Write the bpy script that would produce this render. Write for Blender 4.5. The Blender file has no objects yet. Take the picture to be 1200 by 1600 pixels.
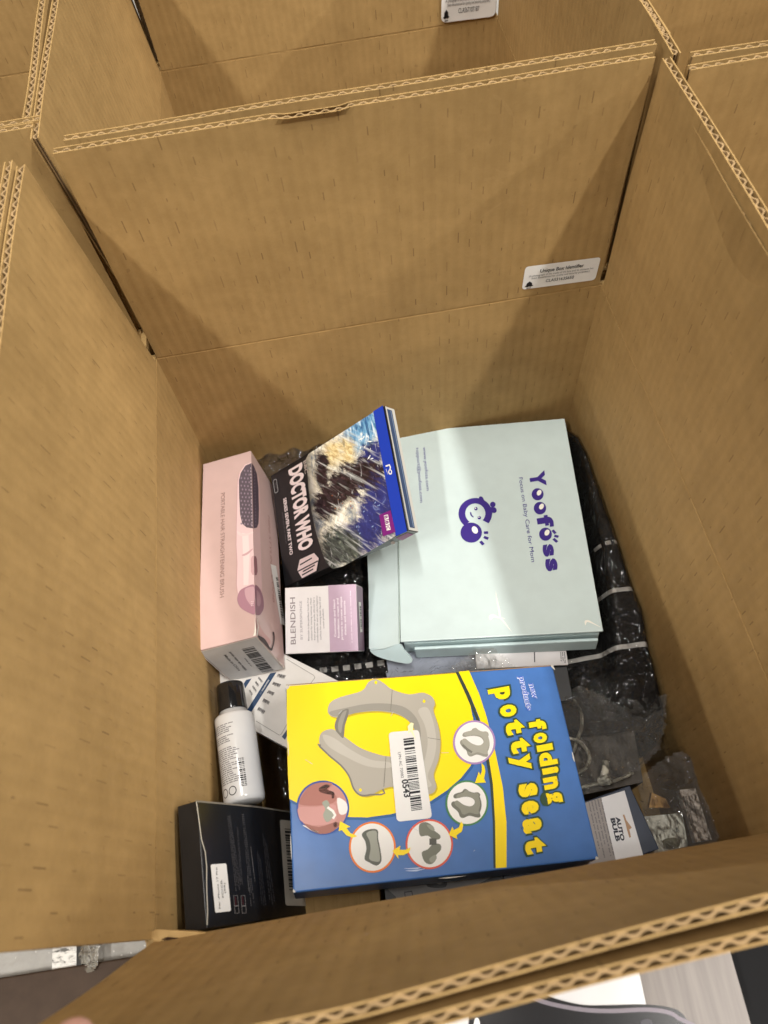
import bpy, bmesh, math, random
from mathutils import Matrix, Vector, noise
from mathutils.geometry import tessellate_polygon
random.seed(7)
PI = math.pi
SC = bpy.context.scene
COL = SC.collection

# ------------------------------------------------------------------ camera
FPX = 1144.1                                   # focal length in photo pixels (photo 1200 x 1600)
CAMX = Vector((0.98584611, -0.15134865, -0.07211819))
CAMY = Vector((-0.16724409, -0.85778727, -0.4860354))     # image down
CAMZ = Vector((0.01169874, 0.49121745, -0.87095841))      # viewing direction
CAMC = Vector((0.16803906, -0.46442392, 0.48300989))
cd = bpy.data.cameras.new('camera')
cam = bpy.data.objects.new('camera', cd)
COL.objects.link(cam)
cam.matrix_world = Matrix(((CAMX[0], -CAMY[0], -CAMZ[0], CAMC[0]),
                           (CAMX[1], -CAMY[1], -CAMZ[1], CAMC[1]),
                           (CAMX[2], -CAMY[2], -CAMZ[2], CAMC[2]), (0, 0, 0, 1)))
cd.sensor_fit = 'VERTICAL'
cd.sensor_height = 36
cd.lens = FPX / 1600 * 36
cd.clip_start = 0.01
cd.clip_end = 100
cd.dof.use_dof = True
cd.dof.focus_distance = 0.64
cd.dof.aperture_fstop = 9.0
SC.camera = cam

# ------------------------------------------------------------------ world, lamps, exposure
w = bpy.data.worlds.new('World')
SC.world = w
w.use_nodes = True
bgn = w.node_tree.nodes['Background']
bgn.inputs[0].default_value = (1.0, 0.95, 0.88, 1)
bgn.inputs[1].default_value = 0.035
LAMP_Z = 3.2
def strip_lamp(x, power, y0, y1, width=0.07, col=(1.0, 0.965, 0.91)):
    l = bpy.data.lights.new('ceiling_strip_lamp', 'AREA')
    l.shape = 'RECTANGLE'
    l.size = width
    l.size_y = y1 - y0
    l.energy = power
    l.color = col
    o = bpy.data.objects.new('ceiling_strip_lamp', l)
    COL.objects.link(o)
    o.location = (x, (y0 + y1) / 2, LAMP_Z)
    return o
strip_lamp(1.47, 112, -2.1, -0.7, 0.13)
strip_lamp(-1.27, 115, -2.6, -1.2, 0.13)
strip_lamp(0.12, 58, -0.9, 0.35, 0.11)
strip_lamp(-3.95, 138, -2.0, 1.8, 0.11)
strip_lamp(4.1, 330, -2.0, 1.8, 0.11)
SC.view_settings.view_transform = 'Standard'
SC.view_settings.look = 'None'
SC.view_settings.gamma = 1
SC.view_settings.exposure = 0

# ------------------------------------------------------------------ small tools
def lin(c):
    c /= 255.0
    return c / 12.92 if c <= 0.04045 else ((c + 0.055) / 1.055) ** 2.4
def srgb(r, g, b, k=1.0):
    return (lin(r) * k, lin(g) * k, lin(b) * k, 1)
WM = {}                                          # world matrix of every object we make
CHILD = {}
def link(name, data, parent=None, M=None):
    o = bpy.data.objects.new(name, data)
    COL.objects.link(o)
    M = M or Matrix.Identity(4)
    if parent is not None:
        o.parent = parent
        WM[o.name] = WM[parent.name] @ M
    else:
        WM[o.name] = M.copy()
    o.matrix_basis = M
    return o
def tag(o, label=None, cat=None, group=None, kind=None):
    if label: o['label'] = label
    if cat: o['category'] = cat
    if group: o['group'] = group
    if kind: o['kind'] = kind
    return o
def empty(name, M):
    o = link(name, None, None, M)
    o.empty_display_size = 0.02
    return o
def mesh(name, verts, faces, mat, parent=None, M=None, smooth=False):
    me = bpy.data.meshes.new(name)
    me.from_pydata([tuple(v) for v in verts], [], faces)
    if mat is not None: me.materials.append(mat)
    if smooth:
        for p in me.polygons: p.use_smooth = True
    me.update()
    return link(name, me, parent, M)
def from_bm(name, bm, mat, parent=None, M=None, smooth=False, angle=None):
    me = bpy.data.meshes.new(name)
    bm.to_mesh(me); bm.free()
    if mat is not None: me.materials.append(mat)
    if smooth:
        for p in me.polygons: p.use_smooth = True
    return link(name, me, parent, M)
def TR(x, y, z): return Matrix.Translation((x, y, z))
def EUL(x, y, z): return (Matrix.Rotation(math.radians(z), 4, 'Z') @ Matrix.Rotation(math.radians(y), 4, 'Y')
                          @ Matrix.Rotation(math.radians(x), 4, 'X'))
def frame(o, ex, ey):
    ex = Vector(ex).normalized(); ey = Vector(ey).normalized(); ez = ex.cross(ey)
    return Matrix(((ex[0], ey[0], ez[0], o[0]), (ex[1], ey[1], ez[1], o[1]), (ex[2], ey[2], ez[2], o[2]), (0, 0, 0, 1)))
def ray(u, v):
    return (CAMX * ((u - 600) / FPX) + CAMY * ((v - 800) / FPX) + CAMZ)
def onz(u, v, z):
    d = ray(u, v)
    return CAMC + d * ((z - CAMC[2]) / d[2])

# ------------------------------------------------------------------ materials
class NT:
    def __init__(s, name, rough=0.5, spec=0.4):
        s.m = bpy.data.materials.new(name); s.m.use_nodes = True
        s.t = s.m.node_tree; s.b = s.t.nodes['Principled BSDF']
        s.b.inputs['Roughness'].default_value = rough
        s.b.inputs['Specular IOR Level'].default_value = spec
    def n(s, typ, **kw):
        x = s.t.nodes.new(typ)
        for k, v in kw.items(): setattr(x, k, v)
        return x
    def l(s, a, b): s.t.links.new(a, b)
    def math(s, op, a, b=None, c=None, clamp=False):
        x = s.n('ShaderNodeMath', operation=op, use_clamp=clamp)
        for i, v in enumerate((a, b, c)):
            if v is None: continue
            if isinstance(v, (int, float)): x.inputs[i].default_value = v
            else: s.l(v, x.inputs[i])
        return x.outputs[0]
    def noise(s, vec, scale, detail=3, rough=0.5, dist=0):
        x = s.n('ShaderNodeTexNoise'); s.l(vec, x.inputs['Vector'])
        x.inputs['Scale'].default_value = scale; x.inputs['Detail'].default_value = detail
        x.inputs['Roughness'].default_value = rough; x.inputs['Distortion'].default_value = dist
        return x.outputs['Fac']
    def obj(s): return s.n('ShaderNodeTexCoord').outputs['Object']
    def scale(s, vec, sc):
        x = s.n('ShaderNodeMapping'); s.l(vec, x.inputs[0]); x.inputs['Scale'].default_value = sc
        return x.outputs[0]
    def ramp(s, fac, stops):
        x = s.n('ShaderNodeValToRGB'); s.l(fac, x.inputs[0])
        e = x.color_ramp.elements
        while len(e) < len(stops): e.new(0.5)
        for i, (p, c) in enumerate(stops): e[i].position = p; e[i].color = c
        return x.outputs[0]
    def mix(s, fac, a, b, mode='MIX'):
        x = s.n('ShaderNodeMix', data_type='RGBA', blend_type=mode)
        for sock, v in ((x.inputs[0], fac), (x.inputs[6], a), (x.inputs[7], b)):
            if isinstance(v, (int, float)): sock.default_value = v
            elif isinstance(v, tuple): sock.default_value = v
            else: s.l(v, sock)
        return x.outputs[2]
    def bump(s, h, strength, dist):
        x = s.n('ShaderNodeBump'); s.l(h, x.inputs['Height'])
        x.inputs['Strength'].default_value = strength; x.inputs['Distance'].default_value = dist
        s.l(x.outputs[0], s.b.inputs['Normal'])
    def col(s, c):
        if isinstance(c, tuple): s.b.inputs['Base Color'].default_value = c
        else: s.l(c, s.b.inputs['Base Color'])

def paper(name, c, rough=0.45, spec=0.4, vary=0.06, coat=0.0, bump=0.12):
    """printed card or paper: the colour with a little unevenness and a faint surface relief"""
    t = NT(name, rough, spec); v = t.obj()
    f = t.noise(v, 60, 4)
    d = tuple(x * (1 - vary * 1.6) for x in c[:3]) + (1,)
    u = tuple(min(1, x * (1 + vary * 1.2)) for x in c[:3]) + (1,)
    t.col(t.ramp(f, [(0.3, d), (0.7, u)]))
    t.bump(t.noise(v, 45, 3), bump, 0.002)
    t.b.inputs['Coat Weight'].default_value = coat
    t.b.inputs['Coat Roughness'].default_value = 0.15
    return t.m
_flat = {}
def ink(r, g, b, rough=0.45):
    k = (r, g, b, rough)
    if k not in _flat:
        t = NT('ink', rough, 0.35); t.col(srgb(r, g, b)); _flat[k] = t.m
    return _flat[k]

def kraft(name, base=(0.385, 0.250, 0.100), ticks=0.6, pitch=0.0091, fine_stripes=True):
    t = NT(name, 0.72, 0.25); v = t.obj()
    sx = t.n('ShaderNodeSeparateXYZ'); t.l(v, sx.inputs[0]); x, z = sx.outputs[0], sx.outputs[2]
    a = t.noise(v, 9, 4, 0.6); fib = t.noise(t.scale(v, (160, 160, 900)), 1, 2); fine = t.noise(v, 700, 2)
    b = base
    c = t.ramp(a, [(0.28, (b[0]*0.90, b[1]*0.885, b[2]*0.86, 1)), (0.72, (b[0]*1.07, b[1]*1.06, b[2]*1.05, 1))])
    c = t.mix(t.math('MULTIPLY', fib, 0.30), c, (b[0]*0.72, b[1]*0.69, b[2]*0.62, 1))
    c = t.mix(t.math('MULTIPLY', fine, 0.16), c, (b[0]*1.35, b[1]*1.3, b[2]*1.25, 1))
    xs = t.math('DIVIDE', x, pitch)
    wave = t.math('SINE', t.math('MULTIPLY', xs, 2 * PI))
    c = t.mix(t.math('MULTIPLY_ADD', wave, 0.07, 0.07), c, (b[0]*0.62, b[1]*0.58, b[2]*0.5, 1))
    # short dark score marks along the flutes
    colm = t.math('FLOOR', xs)
    wn = t.n('ShaderNodeTexWhiteNoise', noise_dimensions='1D'); t.l(colm, wn.inputs['W'])
    rz = t.math('ADD', t.math('DIVIDE', z, 0.027), t.math('MULTIPLY', wn.outputs['Value'], 7))
    cell = t.math('FLOOR', rz); fr = t.math('FRACT', rz)
    cv = t.n('ShaderNodeCombineXYZ'); t.l(colm, cv.inputs[0]); t.l(cell, cv.inputs[1])
    w2 = t.n('ShaderNodeTexWhiteNoise', noise_dimensions='3D'); t.l(cv.outputs[0], w2.inputs['Vector'])
    r = w2.outputs['Value']
    longm = t.math('LESS_THAN', fr, t.math('MULTIPLY_ADD', r, 0.40, 0.04))
    on = t.math('GREATER_THAN', t.math('FRACT', t.math('MULTIPLY', r, 17.3)), 0.12)
    fx = t.math('ABSOLUTE', t.math('SUBTRACT', t.math('FRACT', xs), 0.5))
    thin = t.math('LESS_THAN', fx, 0.05)
    tick = t.math('MULTIPLY', t.math('MULTIPLY', longm, on), thin)
    tick = t.math('MULTIPLY', tick, t.math('MULTIPLY', t.math('POWER', t.math('FRACT', t.math('MULTIPLY', r, 5.7)), 1.4), ticks))
    c = t.mix(tick, c, (0.09, 0.045, 0.018, 1))
    # uneven stock, rubbed patches, scratches and spots
    big = t.noise(v, 3.2, 5, 0.65, 0.8)
    c = t.mix(t.math('MULTIPLY', t.math('SUBTRACT', big, 0.5, clamp=True), 2.0, clamp=True), c, (b[0]*0.62, b[1]*0.58, b[2]*0.52, 1))
    mot = t.noise(v, 38, 5, 0.7)
    c = t.mix(t.math('MULTIPLY', t.math('SUBTRACT', mot, 0.5, clamp=True), 1.5, clamp=True), c, (b[0]*0.6, b[1]*0.56, b[2]*0.5, 1))
    c = t.mix(t.math('MULTIPLY', t.math('SUBTRACT', 0.5, mot, clamp=True), 1.3, clamp=True), c, (b[0]*1.4, b[1]*1.38, b[2]*1.4, 1))
    rub = t.noise(v, 16, 5, 0.7, 1.2)
    c = t.mix(t.math('MULTIPLY', t.math('GREATER_THAN', rub, 0.66), 0.12), c, (b[0]*1.35, b[1]*1.35, b[2]*1.45, 1))
    sp = t.math('GREATER_THAN', t.noise(v, 130, 2), 0.735)
    c = t.mix(t.math('MULTIPLY', sp, 0.25), c, (0.12, 0.065, 0.03, 1))
    if fine_stripes: c = t.mix(t.math('MULTIPLY', t.math('GREATER_THAN', t.noise(t.scale(v, (330, 1, 7)), 1, 2, 0.6), 0.60), 0.05), c, (b[0]*0.55, b[1]*0.5, b[2]*0.42, 1))
    t.col(c)
    h = t.math('ADD', t.math('MULTIPLY', wave, 0.22), t.math('MULTIPLY', a, 1.1))
    h = t.math('ADD', h, t.math('MULTIPLY', fine, 0.25))
    h = t.math('SUBTRACT', h, t.math('MULTIPLY', tick, 0.8))
    t.bump(h, 0.22, 0.0016)
    return t.m
KRAFT = kraft('kraft_board')
KRAFT2 = kraft('kraft_board_plain', (0.385, 0.250, 0.100), 0.18)
CUT = paper('cut_board_edge', (0.32, 0.212, 0.105, 1), 0.9, 0.15, 0.12)

def film(name, tint=(0.93, 0.93, 0.92, 1), gloss=0.5, rough=0.09, haze=0.06, hcol=(0.62, 0.60, 0.56, 1), bs=26):
    """thin clear plastic: mostly see-through, glossy and a little milky"""
    t = NT(name); v = t.obj(); t.t.nodes.remove(t.b)
    tr = t.n('ShaderNodeBsdfTransparent'); tr.inputs[0].default_value = tint
    gl = t.n('ShaderNodeBsdfGlossy'); gl.inputs['Roughness'].default_value = rough
    gl.inputs[0].default_value = (0.9, 0.9, 0.9, 1)
    df = t.n('ShaderNodeBsdfDiffuse'); df.inputs[0].default_value = hcol
    h = t.math('ADD', t.noise(v, bs, 2, 0.5, 1.8), t.math('MULTIPLY', t.noise(v, bs*3, 1, 0.5, 2.5), 0.30))
    bp = t.n('ShaderNodeBump'); t.l(h, bp.inputs['Height']); bp.inputs['Strength'].default_value = 1.0
    bp.inputs['Distance'].default_value = 0.022
    t.l(bp.outputs[0], gl.inputs['Normal'])
    fr = t.n('ShaderNodeFresnel'); fr.inputs[0].default_value = 1.5; t.l(bp.outputs[0], fr.inputs['Normal'])
    f = t.math('MULTIPLY', fr.outputs[0], gloss * 2.2, clamp=True)
    m1 = t.n('ShaderNodeMixShader'); m1.inputs[0].default_value = haze
    t.l(tr.outputs[0], m1.inputs[1]); t.l(df.outputs[0], m1.inputs[2])
    m2 = t.n('ShaderNodeMixShader'); t.l(f, m2.inputs[0]); t.l(m1.outputs[0], m2.inputs[1]); t.l(gl.outputs[0], m2.inputs[2])
    t.l(m2.outputs[0], t.t.nodes['Material Output'].inputs[0])
    return t.m

# ------------------------------------------------------------------ faces, prints and lettering
class Face:
    """a flat face of a thing: maps a point of the photograph (read off in an enlarged view) onto the face"""
    def __init__(s, obj, F=None, view=(0, 0, 1)):
        s.o = obj; s.F = F or Matrix.Identity(4); s.W = WM[obj.name] @ s.F; s.I = s.W.inverted(); s.v = view
    def L(s, p):
        u = s.v[0] + p[0] / s.v[2]; vv = s.v[1] + p[1] / s.v[2]
        d = ray(u, vv); n = s.W.to_3x3() @ Vector((0, 0, 1)); o = s.W.translation
        k = (o - CAMC).dot(n) / d.dot(n)
        q = s.I @ (CAMC + d * k)
        return Vector((q[0], q[1]))
    def P(s, q, lift=0): return s.F @ Vector((q[0], q[1], lift))
def smoothp(pts, n=5):
    out = []; k = len(pts)
    for i in range(k):
        p0, p1, p2, p3 = (Vector(pts[(i + j - 1) % k]) for j in range(4))
        for j in range(n):
            t = j / n
            out.append(0.5 * ((2 * p1) + (p2 - p0) * t + (2*p0 - 5*p1 + 4*p2 - p3) * t*t + (3*p1 - p0 - 3*p2 + p3) * t**3))
    return [(q[0], q[1]) for q in out]
def ell(cx, cy, rx, ry, n=40, a0=0, rot=0):
    c, s_ = math.cos(rot), math.sin(rot)
    return [(cx + rx*math.cos(t)*c - ry*math.sin(t)*s_, cy + rx*math.cos(t)*s_ + ry*math.sin(t)*c)
            for t in (a0 + 2*PI*i/n for i in range(n))]
def rrect(pts, r=0.12, n=5):
    """quad with rounded corners"""
    out = []
    for i in range(4):
        p = Vector(pts[i]); a = Vector(pts[i-1]) - p; b = Vector(pts[(i+1) % 4]) - p
        m = r * min(a.length, b.length); a = a.normalized() * m; b = b.normalized() * m
        for j in range(n + 1):
            t = j / n
            q = p + a * (1-t)**2 + b * t*t
            out.append((q[0], q[1]))
    return out
def fillpoly(loops):
    tri = tessellate_polygon([[Vector((q[0], q[1], 0)) for q in l] for l in loops])
    return [tuple(t) for t in tri]
def orient(verts2, faces):
    out = []
    for f in faces:
        a, b, c = (verts2[i] for i in f[:3])
        cr = (b[0]-a[0])*(c[1]-a[1]) - (b[1]-a[1])*(c[0]-a[0])
        out.append(f if cr > 0 else tuple(reversed(f)))
    return out
def poly(face, name, pts, mat, lift=0.0002, parent=None, hole=None, thick=0.0):
    """a flat printed or stuck-on patch in photo points"""
    loops = [[face.L(p) for p in pts]]
    if hole: loops.append([face.L(p) for p in hole])
    v2 = [q for l in loops for q in l]
    fs = orient(v2, fillpoly(loops))
    return mesh(name, [face.P(q, lift) for q in v2], fs, mat, parent or face.o)
def line(face, name, pts, wdt, mat, lift=0.0004, parent=None, closed=False):
    q = [face.L(p) for p in pts]; k = len(q); v = []; f = []
    for i in range(k):
        a = q[i-1] if (i or closed) else q[i]; b = q[(i+1) % k] if (i < k-1 or closed) else q[i]
        d = (b - a).normalized(); n = Vector((-d[1], d[0])) * wdt / 2
        v += [q[i] + n, q[i] - n]
    for i in range(k if closed else k - 1):
        j = (i + 1) % k
        f.append((2*i, 2*i+1, 2*j+1, 2*j))
    return mesh(name, [face.P(x, lift) for x in v], orient(v, f), mat, parent or face.o)
_tx = {}
def glyphs(s, bold=0.0):
    k = (s, bold)
    if k in _tx: return _tx[k]
    cu = bpy.data.curves.new('tmp', 'FONT'); cu.body = s; cu.size = 1; cu.offset = bold; cu.resolution_u = 3
    ob = bpy.data.objects.new('tmp', cu); COL.objects.link(ob)
    dg = bpy.context.evaluated_depsgraph_get(); dg.update()
    me = bpy.data.meshes.new_from_object(ob.evaluated_get(dg))
    vs = [(v.co[0], v.co[1]) for v in me.vertices]; fs = [tuple(p.vertices) for p in me.polygons]
    bpy.data.objects.remove(ob); bpy.data.curves.remove(cu); bpy.data.meshes.remove(me)
    _tx[k] = (vs, fs)
    return _tx[k]
CAP = 0.69
def text(face, s, a, b, c, mat, bold=0.0, lift=0.0004, parent=None, name='lettering', slant=0):
    """lettering from baseline start a to baseline end b, capitals as tall as c stands above a"""
    A, B, Cc = face.L(a), face.L(b), face.L(c)
    d = B - A; ln = d.length; ex = d / ln; ey = Vector((-ex[1], ex[0])); h = (Cc - A).dot(ey)
    vs, fs = glyphs(s, bold)
    x0 = min(v[0] for v in vs); x1 = max(v[0] for v in vs)
    v2 = [A + ex * ((v[0] - x0 + slant * v[1]) / (x1 - x0) * ln) + ey * (v[1] / CAP * h) for v in vs]
    return mesh(name, [face.P(q, lift) for q in v2], orient(v2, fs), mat, parent or face.o)
def glyph_box(face, ch, cen, wid, hei, down, mat, bold, lift, grow=0.0, name='lettering', parent=None):
    """one letter fitted to a box; 'down' is the reading direction in the view"""
    vs, fs = glyphs(ch, bold)
    xs = [v[0] for v in vs]; ys = [v[1] for v in vs]
    cx, cy = (min(xs)+max(xs))/2, (min(ys)+max(ys))/2; gw, gh = max(xs)-min(xs), max(ys)-min(ys)
    dx = Vector(down).normalized(); up = Vector((dx[1], -dx[0]))
    kx, ky = (wid + grow)/gw, (hei + grow)/gh
    v2 = [face.L(Vector(cen) + dx*(v[0]-cx)*kx + up*(v[1]-cy)*ky) for v in vs]
    return mesh(name, [face.P(q, lift) for q in v2], orient(v2, fs), mat, parent or face.o)
def bilin(q, s, t):
    a, b, c, d = q
    return (a*(1-s) + b*s)*(1-t) + (d*(1-s) + c*s)*t
def barcode(face, quad, mat, n=40, lift=0.0005, parent=None, along='t', seed=1):
    rnd = random.Random(seed); q = [face.L(p) for p in quad]; v = []; f = []; x = 0.0
    ws = [rnd.choice((1, 1, 1, 2, 2, 3)) for _ in range(n)]; tot = sum(ws)
    for i, wd in enumerate(ws):
        if i % 2 == 0:
            a, b = x/tot, (x+wd)/tot
            ps = [(a, 0), (b, 0), (b, 1), (a, 1)] if along == 's' else [(0, a), (1, a), (1, b), (0, b)]
            k = len(v); v += [bilin(q, *p) for p in ps]; f.append((k, k+1, k+2, k+3))
        x += wd
    return mesh('barcode', [face.P(p, lift) for p in v], orient(v, f), mat, parent or face.o)
def smallprint(face, quad, rows, mat, lift=0.0004, parent=None, fill=0.55, seed=1, ragged=0.3, along='s', cell=1.0, dens=34):
    """lines of print too small to read: word-like runs of tiny strokes"""
    rnd = random.Random(seed); q = [face.L(p) for p in quad]; v = []; f = []
    for r in range(rows):
        t0 = (r + 0.5 - fill/2)/rows; t1 = (r + 0.5 + fill/2)/rows
        end = 1 - rnd.random()*ragged; s = 0.0; st = 1.0/dens
        while s < end - st:
            for _ in range(rnd.randint(2, 8)):
                if s > end - st: break
                up = rnd.random()*0.35
                ps = [(s, t0 + (t1-t0)*up), (s + st*0.72*rnd.uniform(.6, 1), t0 + (t1-t0)*up), (s + st*0.72, t1), (s, t1)]
                if along == 't': ps = [(b, a) for a, b in ps]
                k = len(v); v += [bilin(q, *p) for p in ps]; f.append((k, k+1, k+2, k+3))
                s += st
            s += st*0.9
    return mesh('small_print', [face.P(p, lift) for p in v], orient(v, f), mat, parent or face.o)

def boxmesh(wd, ht, th, bev=0.0012, seg=2, dent=0.0006, n=10, seed=0):
    """card box: top face at z = 0, spans z -th..0; softly rounded and a little uneven"""
    bm = bmesh.new()
    bmesh.ops.create_cube(bm, size=1, matrix=Matrix.Translation((0, 0, -th/2)) @ Matrix.Diagonal((wd, ht, th, 1)))
    bmesh.ops.bevel(bm, geom=list(bm.edges), offset=bev, segments=seg, profile=0.6, affect='EDGES')
    return bm
def card_box(name, M, wd, ht, th, mat, label, cat, bev=0.0012, group=None):
    bm = boxmesh(wd, ht, th, bev)
    o = from_bm(name, bm, mat, None, M)
    me = o.data
    for p in me.polygons: p.use_smooth = len(p.vertices) != 4 or p.area < bev*max(wd, ht)*1.2
    tag(o, label, cat, group)
    return o

# ------------------------------------------------------------------ ground
def concrete():
    t = NT('concrete', 0.55, 0.35); v = t.obj()
    a = t.noise(v, 5, 6, 0.65); b = t.noise(v, 90, 4, 0.6); sp = t.math('GREATER_THAN', t.noise(v, 210, 2), 0.70)
    c = t.ramp(a, [(0.3, (0.34, 0.325, 0.30, 1)), (0.7, (0.50, 0.485, 0.45, 1))])
    c = t.mix(t.math('MULTIPLY', b, 0.35), c, (0.15, 0.14, 0.13, 1))
    c = t.mix(t.math('MULTIPLY', sp, 0.7), c, (0.62, 0.60, 0.56, 1))
    t.col(c); t.bump(b, 0.35, 0.004)
    return t.m
ZF = -0.33
tag(mesh('floor', [(-6, -6, ZF-.004), (6, -6, ZF-.004), (6, 6, ZF-.004), (-6, 6, ZF-.004)], [(0, 1, 2, 3)], concrete()), kind='structure')
def worn_paint():
    t = NT('worn_white_paint', 0.5, 0.4); v = t.obj()
    a = t.noise(t.scale(v, (45, 110, 45)), 1, 5, 0.7)
    t.col(t.ramp(a, [(0.44, (0.78, 0.77, 0.73, 1)), (0.52, (0.7, 0.68, 0.64, 1)), (0.60, (0.12, 0.115, 0.105, 1))]))
    return t.m
WORN = worn_paint()

# ------------------------------------------------------------------ cartons
TH = 0.0058                                      # thickness of the corrugated board
def grid_slab(wd, ht, y0, y1, nx, nz, warp):
    v = []; f = []
    for s in (0, 1):
        y = (y0, y1)[s]
        for j in range(nz + 1):
            for i in range(nx + 1):
                x = wd*i/nx; z = ht*j/nz
                v.append((x, y + warp(x, z), z))
    N = (nx+1)*(nz+1); ix = lambda s, i, j: s*N + j*(nx+1) + i
    for j in range(nz):
        for i in range(nx):
            f.append((ix(0, i, j), ix(0, i+1, j), ix(0, i+1, j+1), ix(0, i, j+1)))
            f.append((ix(1, i, j), ix(1, i, j+1), ix(1, i+1, j+1), ix(1, i+1, j)))
    for i in range(nx):
        f.append((ix(0, i, nz), ix(0, i+1, nz), ix(1, i+1, nz), ix(1, i, nz)))
        f.append((ix(0, i, 0), ix(1, i, 0), ix(1, i+1, 0), ix(0, i+1, 0)))
    for j in range(nz):
        f.append((ix(0, 0, j), ix(0, 0, j+1), ix(1, 0, j+1), ix(1, 0, j)))
        f.append((ix(0, nx, j), ix(1, nx, j), ix(1, nx, j+1), ix(0, nx, j+1)))
    return v, f
def join(parts):
    v = []; f = []
    for a, b in parts:
        k = len(v); v += a; f += [tuple(i + k for i in q) for q in b]
    return v, f
LIN = 0.0008
def flap_board(parent, M, wd, ht, warp, mat=None, pitch=0.0085, nx=40, seed=0, nz=8, TH=TH):
    rnd = random.Random(seed); ph = rnd.random()*6
    parts = [grid_slab(wd, ht, 0, LIN, nx, nz, warp), grid_slab(wd, ht, TH-LIN, TH, nx, nz, warp)]
    v, f = join(parts)
    fl = mesh('flap', v, f, mat or KRAFT, parent, M)
    # the fluting: a wave of paper between the two liners
    v = []; f = []; n = int(wd/pitch*10); t = 0.0013
    ZS = [ht*k/nz for k in range(nz)] + [ht - 0.0006]; NZ = len(ZS)
    for s in (0, 1):
        for z in ZS:
            for i in range(n + 1):
                x = wd*i/n
                a = math.sin(x/pitch*2*PI + ph + 0.5*noise.noise(Vector((x*30, seed, 0))))
                a = max(-1, min(1, a*1.3)) * (0.86 + 0.14*noise.noise(Vector((x*220, seed + 3, 1))))
                y = TH/2 + a*(TH/2 - LIN - t/2) + (s - .5)*t*(1 + 0.35*noise.noise(Vector((x*400, seed, 2))))
                v.append((x, y + warp(x, z), z - (0.0009*abs(noise.noise(Vector((x*120, seed, 7)))) if z > ht*.95 else 0)))
    N = n + 1; ix = lambda s, k, i: (s*NZ + k)*N + i
    for k in range(NZ - 1):
        for i in range(n):
            f.append((ix(0, k, i), ix(0, k, i+1), ix(0, k+1, i+1), ix(0, k+1, i)))
            f.append((ix(1, k, i), ix(1, k+1, i), ix(1, k+1, i+1), ix(1, k, i+1)))
    for i in range(n):
        f.append((ix(0, NZ-1, i), ix(0, NZ-1, i+1), ix(1, NZ-1, i+1), ix(1, NZ-1, i)))
    fu = mesh('fluting', v, f, CUT, fl)
    fu['kind'] = 'stuff'
    return fl
SIDES = {'left': ((0, 1, 0), (-1, 0, 0)), 'right': ((0, -1, 0), (1, 0, 0)), 'front': ((-1, 0, 0), (0, -1, 0)), 'back': ((1, 0, 0), (0, 1, 0))}
def carton(label, x0, y0, W, D, flaps, seed=0, depth=0.33, group='open cardboard cartons in a grid'):
    """flaps: side -> dict(a = lean outwards in degrees, len, lo/hi = trimmed ends, warp)"""
    root = empty('carton', TR(x0 + W/2, y0 + D/2, ZF))
    tag(root, label, 'cardboard box', group)
    org = {'left': (0, 0), 'right': (W, D), 'front': (W, 0), 'back': (0, D)}
    rnd = random.Random(seed); fl = {}
    for sd, (ex, ey) in SIDES.items():
        wd = W if sd in ('front', 'back') else D
        o = Vector((org[sd][0] - W/2, org[sd][1] - D/2, 0)); ex = Vector(ex); ey = Vector(ey); ez = Vector((0, 0, 1))
        sh = rnd.random()*20
        wp = lambda x, z, sh=sh, wd=wd: (0.0036*noise.noise(Vector((x*6, z*6, sh)))*min(1, 8*x/wd, 8*(wd-x)/wd)*min(1, (depth-z)*25))
        over = TH if sd in ('front', 'back') else 0.0
        Mw = frame(o - ex*over, ex, ey)
        v, f = grid_slab(wd + 2*over, depth - 0.0010, 0, TH, 24, 16, wp)
        mesh('wall', v, f, KRAFT, root, Mw)
        # the scored fold
        v, f = grid_slab(wd, 0.0036, 0.00035, TH-0.0006, 60, 1, lambda x, z: 0.0005*noise.noise(Vector((x*90, sh, 0))))
        mesh('fold', v, f, KRAFT2, root, frame(o + Vector((0, 0, depth - 0.0015)), ex, ey))
        sp = flaps.get(sd)
        if sp is None: continue
        a = math.radians(sp['a']); lo = sp.get('lo', 0.002); hi = sp.get('hi', 0.002); ln = sp.get('len', 0.2)
        fz = ez*math.cos(a) + ey*math.sin(a); fy = ey*math.cos(a) - ez*math.sin(a)
        fo = o + Vector((0, 0, depth + 0.0012)) + ex*lo
        Mf = Matrix(((ex[0], fy[0], fz[0], fo[0]), (ex[1], fy[1], fz[1], fo[1]), (ex[2], fy[2], fz[2], fo[2]), (0, 0, 0, 1)))
        ex_w = sp.get('warp', lambda x, z: 0)
        wq = lambda x, z, sh=sh, g=ex_w, ln=ln: 0.0026*noise.noise(Vector((x*7, z*7, sh+5)))*min(1, z*12) + g(x, z)
        fl[sd] = flap_board(root, Mf, wd - lo - hi, ln - 0.003, wq, nx=sp.get('nx', 40), seed=seed*10 + len(fl), nz=sp.get('nz', 8), TH=sp.get('th', TH))
    mesh('bottom', [(-W/2, -D/2, .004), (W/2, -D/2, .004), (W/2, D/2, .004), (-W/2, D/2, .004)], [(0, 1, 2, 3)], KRAFT2, root)
    return root, fl
W0, D0 = 0.4, 0.449
def dent(x0, x1, z0, amt):
    def g(x, z):
        if x < x0 or x > x1: return 0
        e = min(1, (x-x0)/0.012, (x1-x)/0.012); e = e*e*(3-2*e)
        return amt*e*max(0, (z - z0)/(0.197 - z0))**2
    return g
def lean(s):                                     # the front flap leans more towards its left end
    return 5.3*min(s, .66)/.66 + 1.0*max(0, s - .66)/.34
lean_main = lambda x, z: z*math.tan(math.radians(lean(x/0.4)))
lean_front = lambda x, z: -z*math.tan(math.radians(lean(1 - (x + .03)/0.4)))
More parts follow.
